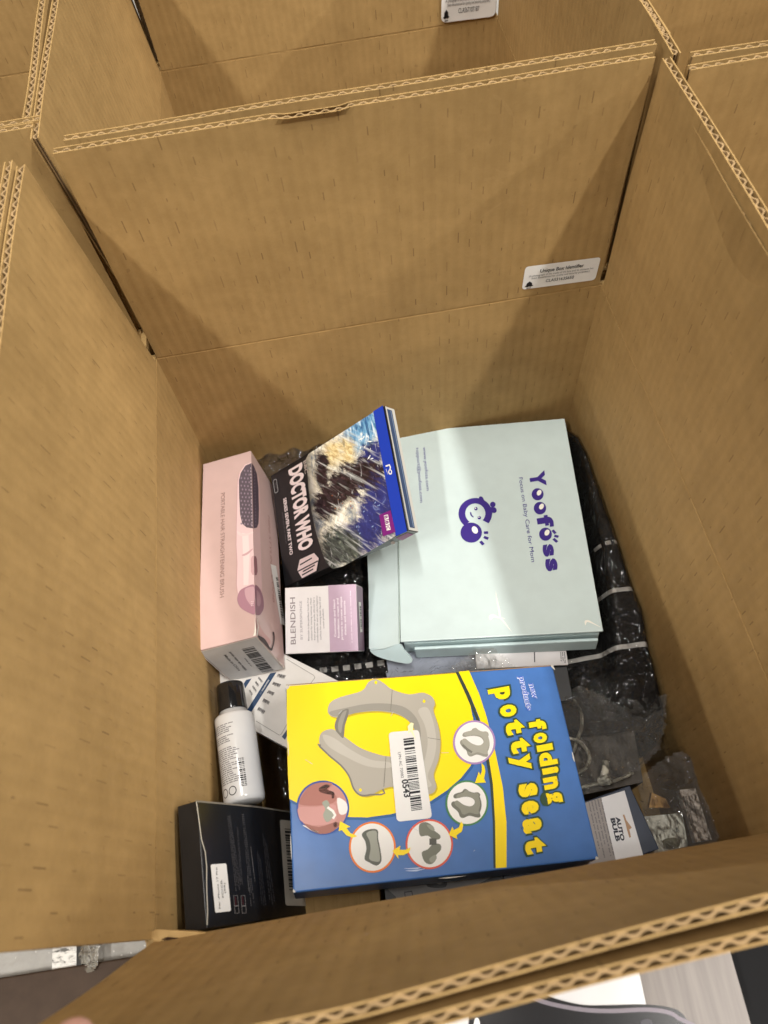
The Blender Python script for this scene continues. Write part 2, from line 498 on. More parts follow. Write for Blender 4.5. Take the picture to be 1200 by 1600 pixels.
d1 = dent(0.142, 0.198, 0.190, -0.0028)
main, mfl = carton('open brown carton in the middle holding the boxes, bottle and bags', 0, -D0, W0, D0,
    {'back': dict(a=-0.6, lo=0.001, hi=0.002, warp=lambda x, z: d1(x, z) + 0.0018*(1 - x/.4)*(z/.2), nx=110, nz=40),
     'left': dict(a=4.6, lo=0.001, hi=0.005, warp=lambda x, z: 0.0012*(1 - x/.449)*z/.2),
     'right': dict(a=0.3, lo=0.004, hi=0.002),
     'front': dict(a=4.7, lo=0.002, hi=0.000, warp=lean_main, th=0.0044)}, 1)
back, bfl = carton('open brown carton behind the middle one, white sticker at the photo\'s top edge', 0.004, 0.0195, W0+.006, 0.43,
    {'front': dict(a=0.2, hi=0.003, lo=0.006, len=0.2), 'left': dict(a=4.2), 'back': dict(a=1.5), 'right': dict(a=0.0)}, 2)
left, lfl = carton('open brown carton at the left edge beside the middle one', -0.4135, -0.418, W0, D0,
    {'right': dict(a=-4.9, lo=0.03, hi=0.002), 'back': dict(a=0.5), 'left': dict(a=4)}, 3)
bl, blf = carton('open brown carton in the upper left corner, seen past the leaning flaps', -0.4095, 0.045, W0, D0,
    {'right': dict(a=-4.2), 'front': dict(a=0.0), 'back': dict(a=2.0), 'left': dict(a=3)}, 4)
right, rfl = carton('open brown carton at the right edge with one flap hidden behind the middle carton', 0.4125, -0.4705, W0, D0,
    {'left': dict(a=1.5, lo=0.02, hi=0.01, len=0.192), 'back': dict(a=0.2), 'right': dict(a=3)}, 5)
br, brf = carton('open brown carton in the upper right corner behind the right one', 0.419, -0.0035, W0, D0,
    {'left': dict(a=1.2), 'front': dict(a=0.0, lo=.004), 'back': dict(a=12), 'right': dict(a=2)}, 6)
front, ffl = carton('open brown carton at the bottom edge with the white printed box inside', 0.0, -0.9104, W0, D0,
    {'back': dict(a=-4.7, lo=0.03, warp=lean_front, th=0.0044), 'right': dict(a=60)}, 7)
third, tfl = carton('brown carton added behind the slit at the top edge to keep the slit dark', 0.004, 0.463, W0, D0, {'left': dict(a=0), 'front': dict(a=0)}, 9)  # added third-row carton, set close so the gap in front is shaded

def crushed_corner(px, z, th, parent, mat):
    P = [onz(u, v, z) for u, v in px]; n = len(P); I = WM[parent.name].inverted()
    v = [I @ (p + Vector((0, 0, 0.0015*math.sin(i*2.1)))) for i, p in enumerate(P)]; v += [p - Vector((0, 0, th)) for p in v]
    f = [tuple(range(n-1, -1, -1)), tuple(range(n, 2*n))] + [(i, (i+1) % n, n+(i+1) % n, n+i) for i in range(n)]
    o = mesh('crushed_corner', v, f, mat, parent)
    bm = bmesh.new(); bm.from_mesh(o.data); bmesh.ops.recalc_face_normals(bm, faces=bm.faces); bm.to_mesh(o.data); bm.free()
crushed_corner([(224, 1462), (246, 1452), (300, 1454), (350, 1459), (372, 1456), (330, 1472), (290, 1474), (250, 1471), (232, 1474)], 0.004, 0.004, main, KRAFT2)
crushed_corner([(252, 1468), (262, 1464), (300, 1468), (335, 1466), (330, 1471), (290, 1473)], 0.0062, 0.002, main, ink(60, 38, 20, .9))  # dark plate painted for the shade inside the open flutes
# ------------------------------------------------------------------ identifier stickers
STK = paper('sticker_paper', (0.80, 0.79, 0.77, 1), 0.38, 0.45, 0.02)
BLK = ink(25, 24, 28); GREY = ink(95, 92, 95)
def id_sticker(root, fy, view, quad, rows, code, seed):
    F = Matrix(((1, 0, 0, 0), (0, 0, -1, fy), (0, 1, 0, 0), (0, 0, 0, 1)))
    f = Face(root, WM[root.name].inverted() @ F, view)
    st = poly(f, 'sticker', rrect(quad, 0.16), STK, 0.0022)
    q = [Vector(p) for p in quad]
    def at(s, t):
        p = bilin(q, s, t); return (p[0], p[1])
    sub = dict(parent=st)
    text(f, 'Unique Box Identifier', at(.21, .33), at(.79, .33), at(.21, .18), BLK, 0.012, 0.0026, st)
    text(f, '(A photograph of the inside of this box and its contents has', at(.07, .47), at(.93, .47), at(.07, .39), GREY, 0, 0.0026, st)
    text(f, 'been documented for quality and security purposes.)', at(.11, .58), at(.89, .58), at(.11, .50), GREY, 0, 0.0026, st)
    text(f, code, at(.31, .79), at(.69, .79), at(.31, .66), BLK, 0, 0.0026, st)
    e = poly(f, 'emblem', [at(.03, .87), at(.05, .83), at(.055, .74), at(.09, .66), at(.125, .74), at(.13, .83), at(.15, .86), at(.11, .90), at(.09, .88), at(.07, .91)], BLK, 0.0026, st)
    poly(f, 'emblem', [at(.06, .94), at(.12, .935), at(.12, .965), at(.06, .97)], GREY, 0.0026, st)
    return st
# stickers lie on the back flaps
id_sticker(main, 0.0015, (800, 380, 6), [(120, 205), (828, 113), (772, 328), (85, 420)], 3, 'CLAS31635650', 1)
id_sticker(back, 0.4485, (640, 0, 6.667), [(333, -165), (908, -225), (890, 158), (325, 230)], 3, 'CLAS67107187', 2)

# ------------------------------------------------------------------ mint mailer box
MINT = paper('mint_card', (0.565, 0.67, 0.665, 1), 0.38, 0.4, 0.02, 0.1)
MINTD = paper('mint_card_side', (0.53, 0.655, 0.66, 1), 0.5, 0.35, 0.03)
TORN = ink(240, 238, 228); TORNK = ink(150, 112, 66)
NAVY = ink(58, 40, 128)
Mm = TR(0.2791, -0.1276, -0.168) @ EUL(-4.8, -3.1, -8.1)
mw, mh = 0.1823, 0.2506
mint = empty('mailer_box', Mm)
tag(mint, 'pale mint mailer box with a purple baby face logo and a torn corner', 'box')
from_bm('tray', boxmesh(mw - .004, mh - .004, 0.030, 0.0008), MINTD, mint, TR(0, 0.000, -0.0105))
lid = from_bm('lid', boxmesh(mw, mh, 0.0022, 0.0007), MINT, mint)
lip = from_bm('lid', boxmesh(mw - .012, 0.0022, 0.0085, 0.0006), MINTD, mint, TR(0.004, -mh/2 + .004, -0.0022))
frontlip = from_bm('tray_lip', boxmesh(mw - .016, 0.003, 0.020, 0.0012), MINTD, mint, TR(0.004, -mh/2 - .0035, -0.0085) @ EUL(0, 0.3, 0))
fm = Face(lid, None, (560, 640, 3))
dn = (62, 395)
for ch, x0, y0, x1, y1 in (('Y', 800, 287, 880, 365), ('f', 835, 494, 917, 556), ('s', 862, 630, 918, 692), ('s', 874, 697, 935, 760)):
    glyph_box(fm, ch, ((x0+x1)/2, (y0+y1)/2), (y1-y0)*0.93, (x1-x0)*0.93, dn, NAVY, 0.055, 0.0004)
for cx, cy, r in ((840, 398, 28), (851, 463, 29), (877, 585, 30)):
    poly(fm, 'lettering', ell(cx, cy, r, r*1.02, 28), NAVY, 0.0004)
    poly(fm, 'lettering', ell(cx+7, cy-7, r*.36, r*.5, 20, 0, 0.5), TORN, 0.0006)
for a, b in (((910, 566), (924, 582)), ((918, 592), (938, 597)), ((914, 606), (932, 622))):
    line(fm, 'logo', [a, b], 0.0028, NAVY)
text(fm, 'Focus on Baby Care for Mom', (752, 320), (811, 716), (770, 318), NAVY, 0.0, 0.0004)
text(fm, 'www.yoofoss.com', (303, 178), (320, 381), (317, 177), ink(92, 84, 150))
text(fm, 'support@yoofoss.com', (271, 180), (290, 437), (285, 179), ink(92, 84, 150))
arc = [(548 + 63*math.cos(t), 488 + 60*math.sin(t)) for t in (math.radians(d) for d in range(40, -236, -8))]
line(fm, 'logo', arc, 0.0068, NAVY)
poly(fm, 'logo', smoothp([(566, 412), (580, 410), (592, 430), (612, 455), (640, 460), (648, 474), (640, 485), (615, 480), (590, 462), (572, 440)]), NAVY, 0.0005)
poly(fm, 'logo', ell(630, 446, 13, 13, 24), NAVY, 0.0005)
poly(fm, 'logo', ell(529, 578, 50, 47, 40), NAVY, 0.0006)
poly(fm, 'logo', ell(546, 566, 13, 18, 24, 0, -.5), TORN, 0.0008)
for c in ((551, 466), (567, 508)):
    poly(fm, 'logo', ell(c[0], c[1], 8, 8, 18), NAVY, 0.0006)
    poly(fm, 'logo', ell(c[0]-2, c[1]-2, 3, 3, 12), TORN, 0.0008)
line(fm, 'logo', smoothp([(527, 482), (529, 495), (540, 504)], 4)[:9], 0.0014, NAVY)
for a, b in (((588, 578), (608, 577)), ((588, 598), (609, 606)), ((572, 618), (586, 634))):
    line(fm, 'logo', [a, b], 0.0030, NAVY)
poly(fm, 'crease', [(643, 848), (652, 890), (664, 940), (668, 972), (690, 1000), (722, 1046), (684, 1004), (660, 975), (654, 935), (645, 885)], TORN, 0.0003)
poly(fm, 'crease', smoothp([(612, 968), (632, 960), (656, 972), (690, 980), (655, 979), (634, 974), (618, 988)], 3), TORN, 0.0004)
poly(fm, 'torn_corner', smoothp([(1060, 992), (1078, 988), (1100, 1000), (1138, 1022), (1122, 1016), (1095, 1004), (1072, 997), (1064, 1012)], 3), TORN, 0.0005)
line(fm, 'crease', [(185, 95), (172, 120), (190, 640), (192, 1095)], 0.0006, ink(205, 224, 216), 0.0003)
# the lid's side flap, folded out on the left, and its rounded tuck tab
Ff = frame((-mw/2, 0, -0.0005), (math.cos(math.radians(20)), 0, math.sin(math.radians(20))), (0, 1, 0))
fs_ = Face(mint, Ff, (560, 640, 3))
def plate(face, name, pts, mat, th, parent):
    q = [face.L(p) for p in pts]; k = len(q)
    v = [face.P(x, 0) for x in q] + [face.P(x, -th) for x in q]
    tri = orient(q, fillpoly([q]))
    f = tri + [tuple(i + k for i in reversed(t)) for t in tri]
    f += [(i, (i+1) % k, k + (i+1) % k, k + i) for i in range(k)]
    o = mesh(name, v, f, mat, parent)
    bm = bmesh.new(); bm.from_mesh(o.data); bmesh.ops.recalc_face_normals(bm, faces=bm.faces); bm.to_mesh(o.data); bm.free()
    return o
plate(fs_, 'side_flap', [(178, 100), (183, 640), (190, 1098), (120, 1120), (62, 1128), (50, 1120), (48, 840), (42, 690), (60, 300)], MINT, 0.0018, mint)
q0 = fs_.P(fs_.L((190, 1098))); q1 = fs_.P(fs_.L((55, 1126)))
exx = (q0 - q1).normalized(); dnv = (Vector((0, -0.62, -0.78)) - exx * exx.dot(Vector((0, -0.62, -0.78)))).normalized()
ft = Face(mint, frame(q1, exx, -dnv), (560, 640, 3))
plate(ft, 'tuck_tab', smoothp([(56, 1124), (120, 1114), (190, 1099), (216, 1128), (245, 1162), (252, 1180), (236, 1190), (200, 1187), (125, 1170), (75, 1150)], 3), MINTD, 0.0016, mint)

# ------------------------------------------------------------------ blue and yellow potty seat box
BLUE = paper('blue_print', (0.055, 0.165, 0.46, 1), 0.35, 0.45, 0.05, 0.15)
YEL = ink(255, 224, 0, 0.36); WHITE = ink(238, 236, 232, 0.4)
Mp = TR(0.1801, -0.3639, -0.10) @ EUL(-2.6, 8.5, -2.8)
pot = card_box('potty_seat_box', Mp, 0.2205, 0.1476, 0.046, BLUE, 'blue and yellow box printed with a grey folding potty seat', 'box', 0.0012)
fp = Face(pot, None, (430, 1030, 2.353))
poly(fp, 'printed_panel', [(44, 101), (300, 79), (668, 50), (695, 95), (722, 165), (738, 235), (745, 300), (742, 360), (726, 400), (690, 445), (640, 490), (580, 530), (510, 560), (430, 580), (340, 592), (250, 590), (170, 572), (110, 553), (55, 526), (48, 400), (45, 250)], ink(40, 92, 150, .36), 0.00015)
poly(fp, 'printed_panel', [(42, 100), (300, 78), (666, 49), (690, 95), (715, 160), (730, 230), (738, 300), (735, 350), (718, 393), (682, 438), (632, 482), (572, 522), (502, 551), (425, 570), (338, 582), (250, 580), (170, 562), (110, 543), (52, 514), (46, 400), (43, 250)], YEL, 0.0003)
poly(fp, 'printed_stripe', [(663, 49), (700, 130), (738, 220), (768, 330), (790, 460), (800, 600), (802, 768), (820, 768), (815, 600), (805, 460), (778, 330), (748, 215), (712, 125), (680, 47)], ink(46, 60, 50), 0.0004)
poly(fp, 'printed_stripe', [(674, 47), (715, 130), (752, 220), (780, 330), (800, 460), (808, 600), (810, 769), (850, 766), (850, 600), (836, 470), (806, 330), (776, 210), (750, 130), (712, 43)], YEL, 0.0006)
SG, SD, SLt, SDk = ink(176, 170, 158), ink(150, 146, 136), ink(192, 187, 176), ink(122, 118, 108)
seat = [(193, 190), (203, 160), (240, 140), (318, 117), (343, 85), (372, 75), (400, 90), (430, 112), (490, 130), (540, 124), (575, 138), (587, 165), (581, 190), (600, 250), (607, 310), (600, 370), (582, 425), (592, 470), (572, 496), (520, 492), (480, 480), (432, 470), (395, 478), (350, 500), (312, 500), (285, 475), (270, 430), (240, 390), (190, 350), (164, 315), (165, 280), (185, 262), (216, 260), (260, 290), (310, 325), (360, 345), (415, 358), (470, 350), (508, 312), (513, 268), (490, 228), (450, 203), (400, 193), (350, 192), (300, 198), (265, 207), (230, 215), (203, 208)]
poly(fp, 'printed_picture', smoothp([(x+5, y+6) for x, y in seat], 4), ink(196, 172, 20), 0.0004)
poly(fp, 'printed_picture', smoothp(seat, 4), SG, 0.0006)
poly(fp, 'printed_picture', smoothp([(560, 180), (583, 240), (592, 310), (582, 370), (560, 430), (575, 465), (540, 470), (530, 420), (552, 360), (560, 300), (548, 240), (525, 190)], 4), SLt, 0.0008)
poly(fp, 'printed_picture', smoothp([(200, 195), (260, 180), (340, 165), (420, 165), (480, 180), (520, 220), (535, 270), (528, 320), (516, 300), (515, 265), (490, 226), (450, 201), (400, 191), (340, 191), (270, 204), (220, 212)], 4), SD, 0.0008)
poly(fp, 'printed_picture', smoothp([(175, 280), (215, 290), (280, 335), (350, 370), (420, 380), (420, 400), (340, 395), (260, 360), (195, 320)], 4), SLt, 0.0008)
line(fp, 'printed_picture', smoothp([(168, 318), (195, 352), (242, 392), (272, 432), (288, 476), (312, 500), (350, 499), (395, 478)], 4)[:29], 0.0012, SDk, 0.0008)
poly(fp, 'printed_picture', smoothp([(268, 184), (242, 195), (222, 230), (220, 258), (236, 280), (251, 290), (256, 245), (268, 208)], 4), SDk, 0.0010)
poly(fp, 'printed_picture', smoothp([(262, 190), (246, 200), (232, 235), (232, 262), (242, 272), (248, 240), (258, 208)], 4), SD, 0.0012)
for a, b in (((430, 113), (424, 192)), ((407, 358), (399, 470)), ((560, 290), (606, 297))):
    line(fp, 'printed_picture', [a, b], 0.0004, SDk, 0.0010)
for c in ((370, 87), (547, 156), (313, 482)):
    poly(fp, 'printed_picture', ell(c[0], c[1], 5, 6, 14), YEL, 0.0010)
# five round step pictures
def ring(cx, cy, rx, ry, col, fill=WHITE):
    poly(fp, 'printed_circle', ell(cx, cy, rx, ry, 48), col, 0.0010)
    poly(fp, 'printed_circle', ell(cx, cy, rx-7, ry-7, 48), fill, 0.0012)
ring(731, 307, 78, 81, ink(170, 135, 185)); ring(704, 530, 79, 84, ink(70, 130, 80)); ring(566, 681, 87, 92, ink(222, 92, 62))
ring(357, 692, 86, 94, ink(238, 128, 36)); ring(175, 547, 97, 100, ink(52, 84, 160), ink(196, 140, 132))
def mini(cx, cy, k, rot, mat, pts=seat, lift=0.0014, sx=1.0):
    c, s_ = math.cos(rot), math.sin(rot)
    out = []
    for x, y in pts:
        a, b = (x - 385)*k*sx, (y - 290)*k
        out.append((cx + a*c - b*s_, cy + a*s_ + b*c))
    poly(fp, 'printed_picture', smoothp(out, 3), mat, lift)
mini(733, 308, 0.245, 0.05, ink(150, 148, 136)); mini(736, 303, 0.225, 0.05, ink(168, 166, 153), lift=0.0016)
line(fp, 'printed_picture', [(687, 318), (700, 330), (722, 345)], 0.0018, ink(120, 118, 108), 0.0018)
mini(702, 532, 0.25, 0.0, ink(112, 112, 100)); mini(705, 528, 0.21, 0.0, ink(140, 140, 126), lift=0.0016)
for pp in ([(530, 608), (552, 600), (575, 612), (580, 628), (605, 648), (603, 662), (580, 664), (560, 650), (535, 652), (528, 635)],
           [(538, 712), (560, 700), (580, 680), (606, 682), (608, 702), (590, 722), (588, 742), (570, 755), (548, 745)]):
    poly(fp, 'printed_picture', smoothp(pp, 3), ink(118, 120, 106), 0.0014)
for pp in ([(556, 610), (578, 614), (585, 632), (570, 628)], [(565, 735), (588, 720), (592, 735), (575, 750)]):
    poly(fp, 'printed_picture', smoothp(pp, 3), ink(150, 152, 138), 0.0016)
poly(fp, 'printed_picture', [(566, 660), (592, 660), (592, 684), (566, 684)], ink(84, 84, 76), 0.0015)
poly(fp, 'printed_picture', smoothp([(318, 645), (340, 628), (375, 628), (378, 660), (386, 700), (390, 742), (372, 760), (345, 748), (328, 735), (335, 700), (330, 670)], 3), ink(92, 94, 84), 0.0014)
poly(fp, 'printed_picture', smoothp([(335, 640), (370, 632), (374, 665), (382, 705), (384, 742), (366, 745), (345, 735), (350, 700), (346, 668)], 3), ink(158, 160, 148), 0.0016)
for pp, c in (([(95, 510), (125, 470), (165, 455), (210, 458), (196, 480), (225, 505), (212, 530), (150, 540), (90, 535)], ink(176, 116, 104)),
              ([(88, 545), (150, 545), (215, 535), (225, 560), (218, 600), (150, 612), (100, 600), (86, 575)], ink(206, 152, 146)),
              ([(105, 605), (160, 618), (222, 600), (235, 612), (200, 640), (150, 640)], ink(160, 104, 92)),
              ([(228, 512), (258, 525), (266, 550), (258, 570), (235, 568)], ink(236, 232, 228)),
              ([(172, 530), (190, 520), (200, 535), (196, 552), (215, 568), (205, 592), (188, 600), (176, 575), (184, 552)], ink(158, 162, 148)),
              ([(160, 478), (185, 462), (202, 468), (190, 480), (215, 490), (208, 500), (170, 492)], ink(66, 48, 42)),
              ([(100, 610), (150, 630), (160, 642), (130, 630)], ink(240, 236, 230)),
              ([(208, 496), (218, 494), (216, 512), (208, 512)], ink(90, 52, 46)), ([(214, 604), (226, 600), (226, 616), (216, 618)], ink(90, 52, 46))):
    poly(fp, 'printed_picture', smoothp(pp, 3), c, 0.0014 if c != ink(158, 162, 148) else 0.0016)
line(fp, 'printed_picture', [(192, 546), (212, 560), (220, 575), (212, 588)], 0.0018, ink(240, 238, 232), 0.0018)
for pp in ([(757, 384), (767, 395), (771, 415), (766, 440), (773, 456), (733, 457), (747, 415), (752, 430), (758, 412)],
           [(682, 597), (690, 610), (685, 635), (665, 650), (668, 663), (637, 648), (650, 617), (655, 630), (674, 620)],
           [(496, 693), (493, 710), (472, 722), (450, 722), (453, 736), (430, 706), (459, 687), (457, 702), (478, 702)],
           [(302, 652), (285, 658), (262, 650), (245, 630), (233, 634), (238, 597), (276, 618), (262, 622), (276, 641)]):
    poly(fp, 'printed_arrow', pp, YEL, 0.0020)
# lettering, read from the enlarged right-hand end
fq = Face(pot, None, (700, 1040, 4.446))
OUT = ink(44, 72, 46)
dn = (170, 935)
for ch, x0, y0, x1, y1 in (('p', 268, 152, 440, 250), ('o', 350, 268, 482, 366), ('t', 388, 372, 540, 490), ('t', 424, 500, 580, 618), ('y', 412, 616, 582, 742),
                           ('s', 478, 814, 628, 922), ('e', 498, 934, 636, 1042), ('a', 506, 1056, 658, 1172), ('t', 520, 1188, 688, 1316),
                           ('f', 552, 372, 686, 458), ('o', 584, 464, 692, 548), ('l', 606, 546, 732, 600), ('d', 622, 596, 762, 704), ('i', 644, 704, 772, 760),
                           ('n', 654, 770, 768, 868), ('g', 640, 876, 800, 968)):
    c = ((x0+x1)/2, (y0+y1)/2)
    glyph_box(fq, ch, c, (y1-y0)*0.95, (x1-x0)*0.95, dn, OUT, 0.075, 0.0012, 16)
    glyph_box(fq, ch, c, (y1-y0)*0.88, (x1-x0)*0.90, dn, YEL, 0.055, 0.0015, -3)
for s_, a, b, c in (('new', (560, 130), (590, 236), (596, 124)), ('products', (492, 80), (548, 316), (528, 72))):
    text(fq, s_, a, b, c, ink(226, 228, 240), 0.06, 0.0010)
    text(fq, s_, a, b, c, ink(70, 104, 196), 0.012, 0.0013)
st = poly(fp, 'sticker', rrect([(416, 272), (527, 262), (576, 586), (446, 600)], 0.13), STK, 0.0022)
barcode(fp, [(470, 296), (508, 291), (540, 560), (500, 566)], BLK, 66, 0.0025, st, 't', 5)
text(fp, 'LPN AC 70982', (450, 346), (462, 440), (460, 344), GREY, 0, 0.0025, st)
text(fp, '0543', (464, 446), (474, 512), (486, 443), BLK, 0.03, 0.0025, st)
poly(fp, 'tear', [(486, 250), (498, 236), (508, 240), (504, 266), (516, 300), (496, 268), (488, 280)], ink(250, 240, 190), 0.0027)
for y in (770, 778):
    poly(fp, 'scuff', smoothp([(470+y-770, y), (500, y-2), (540, y-6), (565, y-12), (520, y+2)], 2), ink(190, 205, 230), 0.0004)
line(fp, 'worn_edge', [(40, 96), (400, 70), (1020, 24)], 0.0007, ink(150, 120, 80), 0.0003)

for pts in ([(38, 99), (48, 97), (52, 104), (44, 112), (40, 110)], [(1012, 26), (1020, 24), (1028, 40), (1020, 36)], [(1178, 725), (1188, 733), (1176, 738)], [(66, 846), (76, 856), (66, 858)],
            [(47, 300), (50, 330), (49, 360), (46, 330)], [(600, 806), (660, 800), (700, 797), (640, 806)], [(1090, 340), (1097, 360), (1100, 380), (1092, 362)], [(56, 640), (60, 690), (61, 740), (57, 700)]):
    poly(fp, 'worn_edge', smoothp(pts, 3), ink(206, 204, 196), 0.0009)
for i in range(7):
    x, y = random.uniform(100, 1100), random.uniform(120, 740)
    line(fp, 'scratch', [(x, y), (x + random.uniform(-30, 30), y + random.uniform(-20, 20))], 0.00025, ink(196, 204, 214), 0.0024)
# ------------------------------------------------------------------ pink hair brush box
PINK = paper('pink_card', (0.66, 0.475, 0.45, 1), 0.33, 0.45, 0.02, 0.2)
Mk = TR(0.0256, -0.1274, -0.12) @ EUL(-8.2, -9.3, 0.8)
kw, kh, kt = 0.0531, 0.2151, 0.0687
pk = card_box('hair_brush_box', Mk, kw, kh, kt, PINK, 'long pink box picturing a hair straightening brush, leaning on the left wall', 'box', 0.0009)
V6 = (300, 700, 4.2125)
fk = Face(pk, None, V6)
fkr = Face(pk, frame((kw/2, 0, 0), (0, 0, -1), (0, 1, 0)) @ Matrix.Identity(4), V6)
fkr = Face(pk, Matrix(((0, 0, 1, kw/2), (0, 1, 0, 0), (-1, 0, 0, 0), (0, 0, 0, 1))), V6)      # local x runs down the side
fke = Face(pk, Matrix(((1, 0, 0, 0), (0, 0, -1, -kh/2), (0, 1, 0, 0), (0, 0, 0, 1))), V6)       # near end
text(fk, 'PORTABLE HAIR STRAIGHTENING BRUSH', (192, 300), (184, 988), (217, 301), ink(150, 120, 112), 0.0, 0.0003)
EDX = lambda y: 391 + (y - 30) * (418 - 391) / 1200        # the box edge in the view
E0 = lambda y: (EDX(y), y)
P1, P2, P3, P4, P5, P6 = ink(236, 208, 210), ink(98, 88, 98), ink(242, 216, 216), ink(178, 134, 150), ink(214, 174, 180), ink(140, 118, 132)
poly(fk, 'printed_picture', [E0(95), (350, 110), (312, 165), (298, 230), (292, 500), (290, 640), (296, 760), (292, 900), (300, 960), E0(950)], P1, 0.0002)
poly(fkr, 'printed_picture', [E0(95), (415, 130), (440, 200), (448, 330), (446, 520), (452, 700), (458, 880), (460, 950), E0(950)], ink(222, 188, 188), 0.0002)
poly(fk, 'printed_picture', [E0(100), (352, 118), (322, 165), (310, 215), (312, 330), (318, 440), (332, 500), (360, 524), E0(530)], P2, 0.0004)
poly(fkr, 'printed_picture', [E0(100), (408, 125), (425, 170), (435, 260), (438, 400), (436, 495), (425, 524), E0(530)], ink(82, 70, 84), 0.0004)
line(fk, 'printed_picture', [(312, 165), (299, 230), (293, 500), (291, 640), (297, 760), (293, 900), (300, 960)], 0.0007, ink(206, 168, 170), 0.0003)
poly(fk, 'printed_picture', [(330, 560), (372, 566), (380, 700), (372, 900), (340, 905), (338, 720)], ink(244, 224, 224), 0.0003)
rnd = random.Random(4)
vd = []
for r in range(15):
    for c in range(4):
        x = 326 + c*22 + (r % 2)*8; y = 150 + r*25 + c*1.5
        if x < EDX(y) - 6 and not (r < 2 and c == 0): vd.append((x, y))
def dots(face, pts, rx, ry, mat, lift):
    v = []; f = []
    for x, y in pts:
        k = len(v); q = [face.L(p) for p in ell(x, y, rx, ry, 8)]; v += q; f.append(tuple(range(k, k+8)))
    return mesh('printed_dots', [face.P(p, lift) for p in v], orient(v, f), mat, face.o)
dots(fk, vd, 5, 7, ink(150, 134, 150), 0.0006)
dots(fk, [(EDX(y) - 5, y) for y in range(135, 520, 21)], 3.5, 6, ink(196, 182, 192), 0.0006)
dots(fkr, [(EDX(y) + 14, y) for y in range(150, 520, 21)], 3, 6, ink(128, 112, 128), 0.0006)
poly(fk, 'printed_picture', smoothp([(300, 545), (330, 565), (370, 562), (402, 552), (402, 560), (360, 578), (320, 580), (300, 562)], 3), P3, 0.0004)
poly(fk, 'printed_picture', smoothp([(330, 705), (360, 690), (395, 665), (402, 668), (370, 700), (340, 712)], 3), P5, 0.0004)
poly(fk, 'printed_picture', [(E0(712)[0], 712), (396, 714), (389, 730), (389, 815), (398, 836), E0(838)], P5, 0.0005)
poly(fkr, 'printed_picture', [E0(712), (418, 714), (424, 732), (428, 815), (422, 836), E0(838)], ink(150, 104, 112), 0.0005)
poly(fk, 'printed_picture', smoothp([(300, 985), (318, 940), (360, 915), (412, 905), (414, 1000), (416, 1092), (380, 1088), (330, 1060), (305, 1025)], 4), P4, 0.0005)
poly(fk, 'printed_picture', smoothp([(352, 930), (395, 915), (412, 925), (413, 1000), (395, 1040), (362, 1000), (350, 960)], 4), ink(206, 168, 178), 0.0007)
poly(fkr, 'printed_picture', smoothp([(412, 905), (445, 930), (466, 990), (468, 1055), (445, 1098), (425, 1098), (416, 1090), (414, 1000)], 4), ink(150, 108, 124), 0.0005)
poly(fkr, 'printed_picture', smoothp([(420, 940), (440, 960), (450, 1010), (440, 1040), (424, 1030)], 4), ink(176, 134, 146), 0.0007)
dots(fk, [(x, y) for y in (1015, 1028, 1041) for x in (394, 404)], 3, 3, ink(238, 222, 226), 0.0009)
text(fkr, 'MINI STYLING COMB', (497, 440), (530, 1010), (508, 440), ink(178, 138, 132), 0, 0.0003)
st = poly(fkr, 'sticker', [(512, 765), (549, 778), (607, 1168), (578, 1160)], STK, 0.0008)
barcode(fkr, [(545, 850), (560, 855), (598, 1130), (583, 1125)], BLK, 44, 0.0010, st, 't', 8)
SILV = paper('end_label', (0.62, 0.61, 0.61, 1), 0.4, 0.4, 0.04)
st = poly(fke, 'label', [(48, 1338), (420, 1240), (600, 1448), (262, 1530)], SILV, 0.0006)
barcode(fke, [(326, 1318), (406, 1300), (538, 1458), (462, 1474)], BLK, 40, 0.0009, st, 't', 3)
text(fke, 'Made in China', (208, 1358), (308, 1462), (224, 1352), GREY, 0.01, 0.0009, st)
smallprint(fke, [(238, 1340), (258, 1335), (372, 1462), (352, 1468)], 1, GREY, 0.0009, st, 0.7, 3, 0.1, 't', dens=26)
smallprint(fke, [(340, 1380), (352, 1377), (402, 1436), (390, 1440)], 1, GREY, 0.0009, st, 0.7, 5, 0.1, 't', dens=16)
line(fke, 'worn_edge', [(46, 1336), (424, 1238), (612, 1446)], 0.0009, TORN, 0.0012)
line(fke, 'worn_edge', [(46, 1338), (262, 1534)], 0.0009, ink(222, 216, 214), 0.0012)
poly(fk, 'torn_corner', [(414, 1100), (419, 1160), (424, 1200), (422, 1236), (404, 1240), (412, 1215), (416, 1160)], TORN, 0.0006)
poly(fkr, 'torn_corner', smoothp([(428, 1236), (445, 1240), (478, 1262), (512, 1318), (528, 1290), (532, 1240), (527, 1215), (536, 1215), (540, 1260), (530, 1310), (516, 1336), (470, 1290), (440, 1262)], 3), ink(46, 24, 22), 0.0007)  # dark patch painted for the shade inside the torn hole
poly(fkr, 'torn_corner', smoothp([(420, 1120), (440, 1170), (470, 1220), (512, 1268), (505, 1300), (470, 1255), (436, 1232), (424, 1200)], 3), ink(208, 168, 164), 0.0009)
line(fkr, 'worn_edge', [(424, 1130), (428, 1180), (421, 1236)], 0.0016, TORN, 0.0011)

